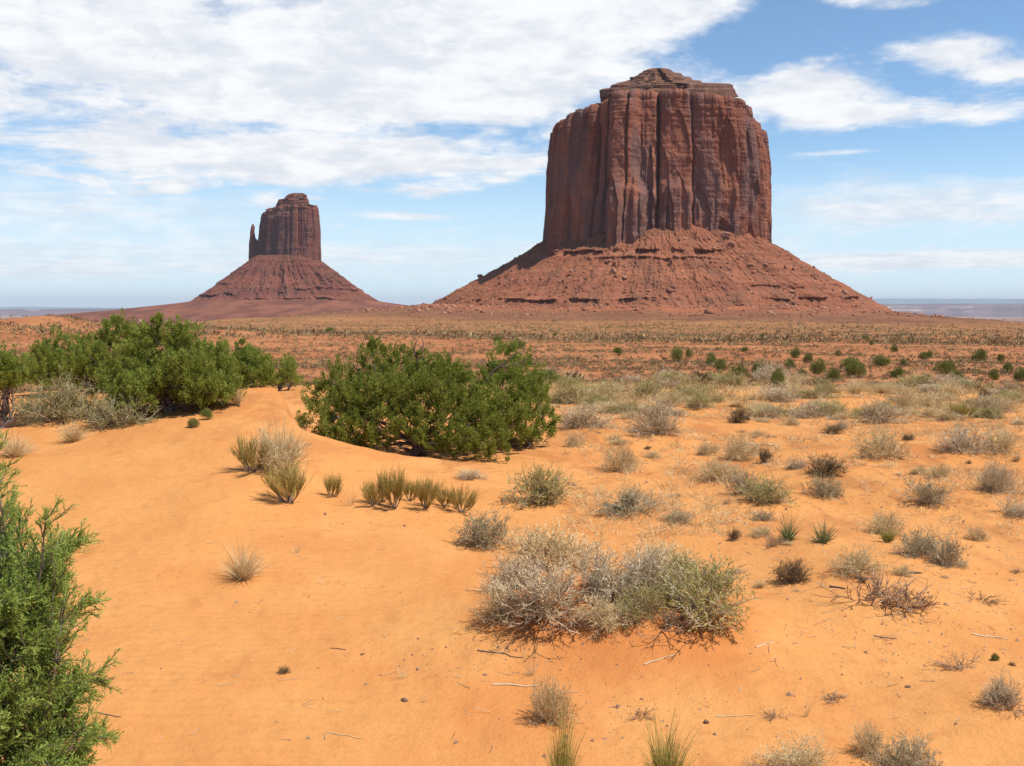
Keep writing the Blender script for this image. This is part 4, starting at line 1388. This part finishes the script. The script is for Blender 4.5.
pp('greygreen', 822, 500, 38, 24, 'silvery shrub with white bits at its foot')
pp('dark', 765, 464, 20, 16, 'dark twiggy clump attached to the pale veil shrub')
pp('veil', 744, 464, 46, 30, 'hazy pale shrub with a dark clump at its edge')
pp('veil', 708, 458, 24, 16, 'small pale shrub between big grey shrub and hazy one')
pp('veil', 880, 462, 60, 28, 'wide straw coloured shrub midway up the right slope')
pp('grey', 968, 458, 70, 28, 'long grey shrub over a bare red bank')
pp('veil', 1000, 456, 50, 26, 'straw end of the long grey shrub')
pp('veil', 939, 480, 28, 16, 'thin yellowish shrub below the long grey shrub')
pp('veil', 975, 542, 26, 18, 'thin olive shrub low on the slope near the frame')
pp('grey', 880, 428, 56, 22, 'grey shrub with a white stick in it on the terrace')
pp('grey', 770, 421, 26, 14, 'dark round grey shrub alone on the terrace sand')
pp('dark', 740, 425, 24, 18, 'olive dark clump beside the lone round grey shrub')
pp('veil', 790, 428, 22, 12, 'tiny pale tuft beyond the lone round grey shrub')
pp('grey', 838, 418, 24, 10, 'small grey cushion further along the terrace')
pp('grey', 844, 430, 18, 10, 'smaller grey cushion just below the other cushion')
pp('flat', 872, 610, 96, 34, 'flattened reddish dead brush below the rounded pale shrub')
pp('flat', 915, 618, 86, 26, 'thinner reddish dead brush trailing off from the larger flattened one')
pp('strawthin', 890, 598, 16, 24, 'bleached white stick like stalk in dead brush')
pp('flat', 958, 676, 56, 18, 'flattened dead twigs uphill of the grey frame edge shrub')
pp('flat', 985, 606, 50, 14, 'small dead twig litter patch near the frame, mid slope')
pp('bush', 995, 661, 11, 7, 'tiny yellow green cushion plant by the flattened twigs')
pp('dark', 1012, 668, 10, 7, 'tiny brownish cushion plant by the yellow green one')
pp('grey', 1004, 712, 60, 38, 'grey shrub cut by the frame, low in the view')
pp('flat', 1004, 716, 64, 20, 'reddish dead twigs under the shrub cut by the frame')
# bottom edge
pp('veil', 552, 727, 56, 46, 'small whitish twig shrub behind the yellow bunch grass')
pp('bunch', 561, 800, 26, 130, 'narrow yellow bunch grass at the bottom edge')
pp('bunch', 666, 800, 36, 128, 'thicker green bunch grass at the bottom edge')
pp('straw', 672, 796, 48, 60, 'pale dry grass around the thicker green bunch grass')
pp('veil', 795, 782, 96, 42, 'brownish wispy shrub at the bottom edge')
pp('veil', 868, 758, 40, 40, 'dark footed small twig shrub by the bottom edge')
pp('greygreen', 905, 782, 90, 46, 'wide grey straw shrub at the bottom edge')
pp('straw', 750, 786, 40, 34, 'yellow grass wisp beside the brownish bottom shrub')
pp('strawthin', 404, 679, 24, 28, 'tiny dry weed among dark crumbs on the sand')
pp('strawthin', 806, 716, 16, 52, 'single tall thin dry stalk on bare sand')
pp('dark', 284, 676, 18, 9, 'tiny dark dead star shaped weed on bare sand')
pp('strawthin', 424, 703, 12, 16, 'short stalk near the pale stone')
pp('flat', 640, 720, 40, 14, 'wispy reddish twigs beside the green bunch grass')
pp('flat', 775, 722, 36, 10, 'reddish dead twigs at the foot of the single stalk')
pp('flat', 835, 703, 44, 8, 'thin dead twig litter past the single stalk')

# the terrace edge behind: named clumps, then a scatter
pp('greygreen', 545, 385, 28, 16, 'bright green low bush past the end of the juniper')
pp('olive', 575, 408, 46, 24, 'wide straw olive clump on the terrace, above the flattish grey shrub')
pp('veil', 605, 408, 52, 26, 'wide pale clump on the terrace beside the straw olive one')
pp('olive', 648, 402, 40, 22, 'straw olive clump on the terrace above the dense grey shrub')
pp('grey', 668, 386, 40, 16, 'grey cushion at the edge of the red plain')
pp('olive', 700, 412, 36, 24, 'gold tinted clump on the terrace')
pp('veil', 670, 410, 44, 18, 'yellowish grass clump behind the dense grey shrub')
pp('olive', 826, 400, 26, 18, 'golden brown clump on the terrace edge')
pp('straw', 856, 398, 42, 22, 'whitest grass clump on the terrace edge')
pp('veil', 905, 412, 40, 22, 'whitish clump near the grey shrub with the stick')
pp('veil', 930, 414, 50, 22, 'pale grey clump next to the golden brown heap')
pp('broom', 962, 418, 44, 18, 'golden brown low heap on the terrace')
pp('veil', 1000, 416, 50, 20, 'whitish grass clump near the frame on the terrace')
pp('dark', 984, 402, 18, 16, 'dark reddish brown dead bush on the terrace edge')
pp('olive', 970, 395, 40, 14, 'gold green clump above the dark reddish bush')
pp('grey', 1010, 398, 36, 18, 'grey clump beside the dark reddish bush')

rs = np.random.default_rng(19)
used = []
for (zone, x0, x1, y0, y1, num, kinds, lab, grp) in (
        ('terrace', 540, 1024, 385, 424, 110, ('veil', 'olive', 'grey', 'straw', 'olive', 'veil', 'straw'), 'low {} in the dense belt along the terrace edge', 'shrubs in the belt along the terrace edge'),
        ('slope', 570, 1024, 424, 600, 60, ('veil', 'grey', 'dark', 'flat', 'straw', 'flat'), 'small {} scattered over the sandy slope', 'small plants scattered over the sandy slope')):
    for q in range(num):
        kx, ky = rs.uniform(x0, x1), y0 + (y1 - y0) * rs.uniform(0, 1) ** (1.0 if zone == 'terrace' else 1.5)
        if zone == 'slope' and kx < 620 and ky > 470:
            continue
        kd = kinds[int(rs.integers(len(kinds)))]
        w_ = rs.uniform(18, 56) if zone == 'terrace' else rs.uniform(8, 30)
        h_ = w_ * (rs.uniform(.20, .38) if zone == 'terrace' else rs.uniform(.26, .50)) * (1.0 if kd != 'flat' else .4)
        nmk = {'veil': 'pale shrub', 'olive': 'olive shrub', 'grey': 'grey shrub', 'straw': 'straw tuft', 'greygreen': 'grey green sage', 'dark': 'dark shrub', 'flat': 'flat dead shrub'}[kd]
        pp(kd, kx, ky, w_, h_, lab.format(nmk), nmk + 's ' + ('in the belt along the terrace edge' if zone == 'terrace' else 'scattered over the sandy slope'))

# round green bushes out on the red plain
for (bx, by, w, h) in ((676, 362, 18, 14), (690, 359, 10, 10), (711, 366, 14, 14), (720, 371, 16, 14), (739, 380, 22, 15), (761, 377, 18, 14), (777, 387, 15, 18), (796, 358, 13, 10), (808, 363, 11, 9), (801, 378, 10, 9),
                       (790, 368, 12, 9), (818, 374, 22, 14), (852, 369, 28, 12), (858, 378, 26, 14), (833, 380, 18, 12), (881, 366, 20, 11), (896, 378, 18, 12), (925, 360, 15, 10), (945, 374, 24, 15), (957, 384, 18, 14),
                       (980, 362, 19, 13), (1001, 364, 9, 10), (1008, 373, 10, 13), (1021, 381, 18, 14), (904, 366, 10, 7), (618, 355, 11, 8), (497, 342, 9, 7), (520, 349, 16, 9), (513, 352, 8, 6), (866, 341, 10, 6),
                       (912, 342, 7, 6), (895, 352, 8, 7), (871, 345, 5, 5), (330, 334, 12, 8), (548, 384, 32, 16), (994, 380, 14, 10), (640, 340, 6, 5), (762, 338, 6, 5), (555, 336, 6, 4), (700, 342, 7, 4), (838, 356, 8, 6), (744, 352, 7, 5)):
    pp('bush', bx, by, w, h, 'round dark green bush out on the red plain below the big butte', 'round green bushes on the red plain')

# low scrub on the plain that nobody could count
RNG = np.random.default_rng(41)
parts = []


def scatter(nc, r0, r1, per, size, leafl, tlo, thi):
    global RNG
    a = RNG.uniform(-.56, .60, nc)
    r = np.exp(RNG.uniform(math.log(r0), math.log(r1), nc))
    x, y = r * np.sin(a), r * np.cos(a)
    keep = fbm(x / 22, y / 22, 8.0, 3) + RNG.normal(size=nc) * .35 > -.15
    x, y = x[keep], y[keep]
    k = len(x)
    s = size * RNG.lognormal(0, .38, k)
    z = H(x, y, False)
    d = np.repeat(s, per)
    off = hemi(k * per, .0)
    P = np.repeat(np.stack([x, y, z], -1), per, 0) + off * (d * RNG.uniform(.45, 1, k * per))[:, None] * np.array([1, 1, .75])
    D = off + RNG.normal(size=off.shape) * .6 + [0, 0, .35]
    T = np.clip(np.repeat(RNG.uniform(tlo, thi, k), per) + RNG.normal(size=k * per) * .12, 0, 1)
    parts.append(leaves(P, D, RNG.uniform(.5, 1.3, k * per) * leafl * np.repeat(s, per), RNG.uniform(.14, .26, k * per) * leafl * np.repeat(s, per), T))


scatter(4600, 44, 110, 80, .20, .40, .0, 1.0)
scatter(17000, 90, 260, 24, .25, .58, .0, .95)
scatter(42000, 220, 1250, 9, .52, .9, .0, 1.0)
V, F, T = merge(parts)
tag(link('scrub_vegetation', mesh_of('scrub_vegetation', V, F, M['scrub'], T)), 'low brown grey scrub dotting the red plain', 'scrub', None, 'stuff')

RNG = np.random.default_rng(57)
gx, gy = [], []
while len(gx) < 3200:
    a_, r_ = RNG.uniform(-.10, .56), math.exp(RNG.uniform(math.log(11), math.log(46)))
    x_, y_ = r_ * math.sin(a_), r_ * math.cos(a_)
    if (a_ < .05 and r_ < 22) or float(fbm(x_ / 3.0, y_ / 3.0, 4.0, 2)) + .40 * (r_ / 40) + .25 * a_ / .5 + RNG.normal() * .30 < .34:
        continue
    gx.append(x_)
    gy.append(y_)
gx, gy = np.array(gx), np.array(gy)
gz = H(gx, gy, False)
pb = 16
d = hemi(len(gx) * pb, .12, .9)
g0 = np.repeat(np.stack([gx, gy, gz], -1), pb, 0) + RNG.normal(size=(len(gx) * pb, 3)) * [.05, .05, 0]
gl = np.repeat(RNG.lognormal(-2.15, .35, len(gx)), pb) * RNG.uniform(.5, 1.2, len(gx) * pb)
P = grow(g0, d, gl, 3, .4, -.2, .06)
V, F, T = ribbons(P, (.0011 + .00012 * np.hypot(P[:, :1, 0], P[:, :1, 1])) * np.array([1, .8, .3])[None], np.repeat(RNG.uniform(0, 1, len(gx)), pb))
tag(link('dry_grass', mesh_of('dry_grass', V, [F], M['straw'], T)), 'short dry straw grass thinly covering the sandy slope', 'grass', None, 'stuff')

gn = 2400
ga, gr_ = RNG.uniform(.0, .58, gn), np.exp(RNG.uniform(math.log(23), math.log(50), gn))
gx, gy = gr_ * np.sin(ga), gr_ * np.cos(ga)
kp = fbm(gx / 3.5, gy / 5.0, 6.0, 3) + RNG.normal(size=gn) * .22 + .5 * (gr_ - 34) / 20 > .05
gx, gy = gx[kp], gy[kp]
gz = H(gx, gy, False)
pb = 14
g0 = np.repeat(np.stack([gx, gy, gz], -1), pb, 0) + RNG.normal(size=(len(gx) * pb, 3)) * [.10, .10, 0]
P = grow(g0, hemi(len(gx) * pb, .15, .9), np.repeat(RNG.lognormal(-1.45, .35, len(gx)), pb) * RNG.uniform(.5, 1.2, len(gx) * pb), 3, .4, -.2, .06)
V, F, T = ribbons(P, np.full((len(P), 1), .0075) * np.array([1, .8, .3])[None], np.clip(np.repeat(RNG.uniform(0, 1, len(gx)), pb) + RNG.normal(size=len(P)) * .15, 0, 1))
M['belt_grass'] = plant_mat('belt_grass_blades', [(.34, .21, .075), (.51, .37, .14), (.66, .52, .25)], .8, .15)
tag(link('dry_grass', mesh_of('dry_grass', V, [F], M['belt_grass'], T)), 'low yellow grass running between the shrubs of the terrace edge', 'grass', None, 'stuff')

# ------------------------------------------------------------------ what lies on the sand
peb = [rock_mesh('pebble', 80 + k, M['pebble'], 2) for k in range(4)]
for q, (bx, by, s_, lb) in enumerate(((405, 701, 9, 'flat pale stone lying alone on bare sand'), (456, 742, 6, 'small rounded pale stone near the bottom edge'), (418, 670, 5, 'dark crumb beside the tiny dry weed'), (362, 656, 5, 'dark chip upslope of the tiny dry weed'),
                                      (485, 678, 5, 'dark chip by the fallen stick'), (308, 738, 6, 'dark shard low on the bare dune'), (706, 722, 8, 'dark stone beside the green bunch grass'), (715, 734, 5, 'smaller dark stone under the dark stone'),
                                      (618, 707, 7, 'brown stone between the two bunch grasses'), (575, 485, 8, 'dark flat chip on sand below the dark juniper tip'), (503, 502, 6, 'dark chip beside the yellow green shrub'), (908, 688, 7, 'brown stone alone on sand, facing the grey frame edge shrub'))):
    x, y, s = at(bx, by)
    o = link('stone', peb[q % 4], None, (x, y, float(H(x, y)) + .12 * s_ * s))
    o.scale = (s_ * s * .62, s_ * s * .42, s_ * s * .34)
    o.rotation_euler = (random.uniform(-.2, .2), random.uniform(-.2, .2), random.uniform(0, 6.28))
    tag(o, lb, 'stone')


def stick(px, py, wpx, tilt, r, mat, label, fork=False):
    global RNG
    x, y, s = at(px, py)
    L = wpx * s
    k = 9
    t = np.linspace(-.5, .5, k)
    P = np.stack([t * L * math.cos(tilt), t * L * math.sin(tilt), 0 * t], -1)
    P[:, 0] += RNG.normal(size=k) * L * .012
    P[:, 1] += np.cumsum(RNG.normal(size=k)) * L * .02
    P[:, 2] = H(x + P[:, 0], y + P[:, 1]) - float(H(x, y)) + r * .6
    P = P[None]
    lines, wd = [tubes(P, np.full((1, k), r) * np.linspace(1, .5, k)[None], np.array([.6]), 5)], 0
    if fork:
        p, d = along(np.repeat(P, 3, 0), np.array([.35, .6, .8]))
        Q = grow(p, d + np.array([[.0, .8, .1], [0, -.8, .15], [0, .7, .05]]), np.full(3, L * .25), 5, .3)
        lines.append(tubes(Q, np.full((3, 5), r * .5) * np.linspace(1, .5, 5)[None], np.array([.5, .7, .6]), 4))
    V, F, T = merge(lines)
    tag(link('stick', mesh_of('stick', V, F, M[mat], T), None, (x, y, float(H(x, y)))), label, 'stick')


stick(516, 686, 46, .05, .007, 'grey_twig', 'thin straight fallen stick in front of the silver tangle')
stick(500, 655, 50, -.4, .006, 'deadwood', 'darker fallen stick uphill of the thin straight one')
stick(913, 574, 18, .1, .014, 'deadwood', 'short dark log lying under the joined grey green pair')
stick(866, 578, 20, -.05, .012, 'deadwood', 'short dark stick at the foot of the rounded pale shrub')
stick(837, 588, 16, -.7, .012, 'deadwood', 'dark slanting stick beside the small dark shrub')
stick(885, 638, 22, -.3, .006, 'deadwood', 'dark curved twig beneath the thinner reddish dead brush')
stick(990, 636, 34, -.2, .007, 'grey_twig', 'grey forked branch near the frame, mid slope', True)
stick(735, 715, 40, .1, .006, 'straw', 'yellow straw stem lying between bunch grass and stalk')
stick(660, 660, 40, .5, .006, 'grey_twig', 'pale fallen branch before the rabbitbrush', True)
stick(765, 646, 26, .6, .006, 'grey_twig', 'pale twig at the outer foot of the rabbitbrush', True)
stick(338, 652, 18, -.5, .004, 'deadwood', 'tiny dark twig on the bare dune by the dark star weed')
stick(345, 735, 42, -.35, .004, 'straw', 'thin straw stem low on the bare dune')
stick(110, 715, 30, -.4, .005, 'deadwood', 'dark twig beside the feathery near juniper')
stick(760, 446, 30, -.6, .02, 'grey_twig', 'grey log on the terrace near the hazy pale shrub')

# crumbs of crust, bark and straw
RNG = np.random.default_rng(91)
pts, siz = [], []
for (cx_, cy_, sx_, sy_, nn) in ((430, 662, 60, 12, 110), (610, 705, 60, 12, 90), (625, 738, 40, 8, 50), (620, 480, 50, 12, 50), (690, 470, 60, 20, 70), (790, 550, 80, 10, 60), (840, 500, 90, 30, 120), (940, 540, 70, 30, 120), (960, 620, 60, 25, 130), (930, 665, 50, 10, 60),
                               (880, 610, 60, 14, 90), (700, 650, 90, 12, 70), (560, 650, 60, 10, 60), (400, 525, 70, 8, 60), (990, 560, 40, 25, 80), (740, 520, 60, 14, 60), (250, 600, 40, 10, 24), (560, 745, 40, 14, 36), (860, 700, 130, 40, 90),
                               (300, 660, 140, 60, 36), (640, 600, 380, 110, 200), (820, 450, 160, 30, 240), (860, 500, 120, 30, 240), (900, 590, 90, 40, 200)):
    for _ in range(nn):
        a, b = cx_ + random.gauss(0, 1) * sx_, cy_ + random.gauss(0, 1) * sy_
        if not (440 < b < 770 and -10 < a < 1034) or (a < 480 and b < 500):
            continue
        pts.append((a, b))
pos_, tn_ = [], []
for (a, b) in pts:
    d = ray(a, b)
    t = np.exp(np.linspace(math.log(3.0), math.log(60), 260))
    gap = CAM_Z + d[2] * t - H(d[0] * t, d[1] * t, False)
    k = int(np.argmax(gap < 0))
    jt = t[k] * random.uniform(.975, 1.02)
    pos_.append((d[0] * jt, d[1] * jt))
pos_ = np.array(pos_)
zc = H(pos_[:, 0], pos_[:, 1])
k = len(pos_)
base = np.concatenate([pos_, zc[:, None]], -1)
parts = []
hh = k * 2 // 3
ico = np.array([[1, 0, -.2], [.2, .8, -.2], [-.8, .3, -.2], [-.4, -.8, -.2], [.5, -.6, -.2], [.1, 0, .7]])
icf = np.array([[0, 1, 5], [1, 2, 5], [2, 3, 5], [3, 4, 5], [4, 0, 5]])
dist = np.hypot(pos_[:hh, 0], pos_[:hh, 1])
sc_ = RNG.lognormal(-4.45, .5, hh) * (dist / 10) ** .6
ang = RNG.uniform(0, 6.28, hh)
sh = ico[None] * RNG.uniform(.6, 1.3, (hh, 6, 1))
rx = sh[..., 0] * np.cos(ang)[:, None] - sh[..., 1] * np.sin(ang)[:, None] * .6
ry = sh[..., 0] * np.sin(ang)[:, None] + sh[..., 1] * np.cos(ang)[:, None] * .6
V = base[:hh, None] + np.stack([rx, ry, sh[..., 2] * .8], -1) * sc_[:, None, None]
F = (np.arange(hh)[:, None, None] * 6 + icf[None]).reshape(-1, 3)
parts.append((V.reshape(-1, 3), F, np.repeat(RNG.uniform(0, 1, hh), 6)))
V, F, T = merge(parts)
tag(link('debris', mesh_of('debris', V, F, M['crust'], T)), 'dark crumbs of crust and bark on the sand', 'debris', None, 'stuff')
P = grow(base[hh:] + [0, 0, .006], np.stack([RNG.normal(size=k - hh), RNG.normal(size=k - hh), RNG.uniform(0, .12, k - hh)], -1), RNG.uniform(.03, .14, k - hh), 4, .5, -.05, .10)
P[..., 2] = np.maximum(P[..., 2], H(P[..., 0], P[..., 1]) + .003)
V, F, T = tubes(P, np.full((k - hh, 1), .0026) * np.linspace(1, .5, 4)[None], RNG.uniform(0, 1, k - hh), 3)
tag(link('litter', mesh_of('litter', V, [F], M['grey_twig'], T)), 'bits of dry twig and straw littering the sand', 'litter', None, 'stuff')

# ------------------------------------------------------------------ the air between here and the far hills
import bmesh
bm = bmesh.new()
bmesh.ops.create_cube(bm, size=1.0)
me = bpy.data.meshes.new('haze')
bm.to_mesh(me)
bm.free()
hz_m = bpy.data.materials.new('haze')
hz_m.use_nodes = True
hz_m.node_tree.nodes.clear()
n = NT(hz_m.node_tree)
ov = n.n('ShaderNodeOutputMaterial')
pv = n.n('ShaderNodeVolumePrincipled')
pv.inputs['Color'].default_value = (.86, .93, 1.0, 1)
pv.inputs['Density'].default_value = 2.5e-5
hz_m.node_tree.links.new(pv.outputs[0], ov.inputs['Volume'])
me.materials.append(hz_m)
zmin = float(Z.min()) - 60
zmax = 330.0
o = link('haze', me, None, (0, 0, (zmin + zmax) / 2))
o.scale = (116000, 116000, zmax - zmin)
tag(o, None, None, None, 'stuff')
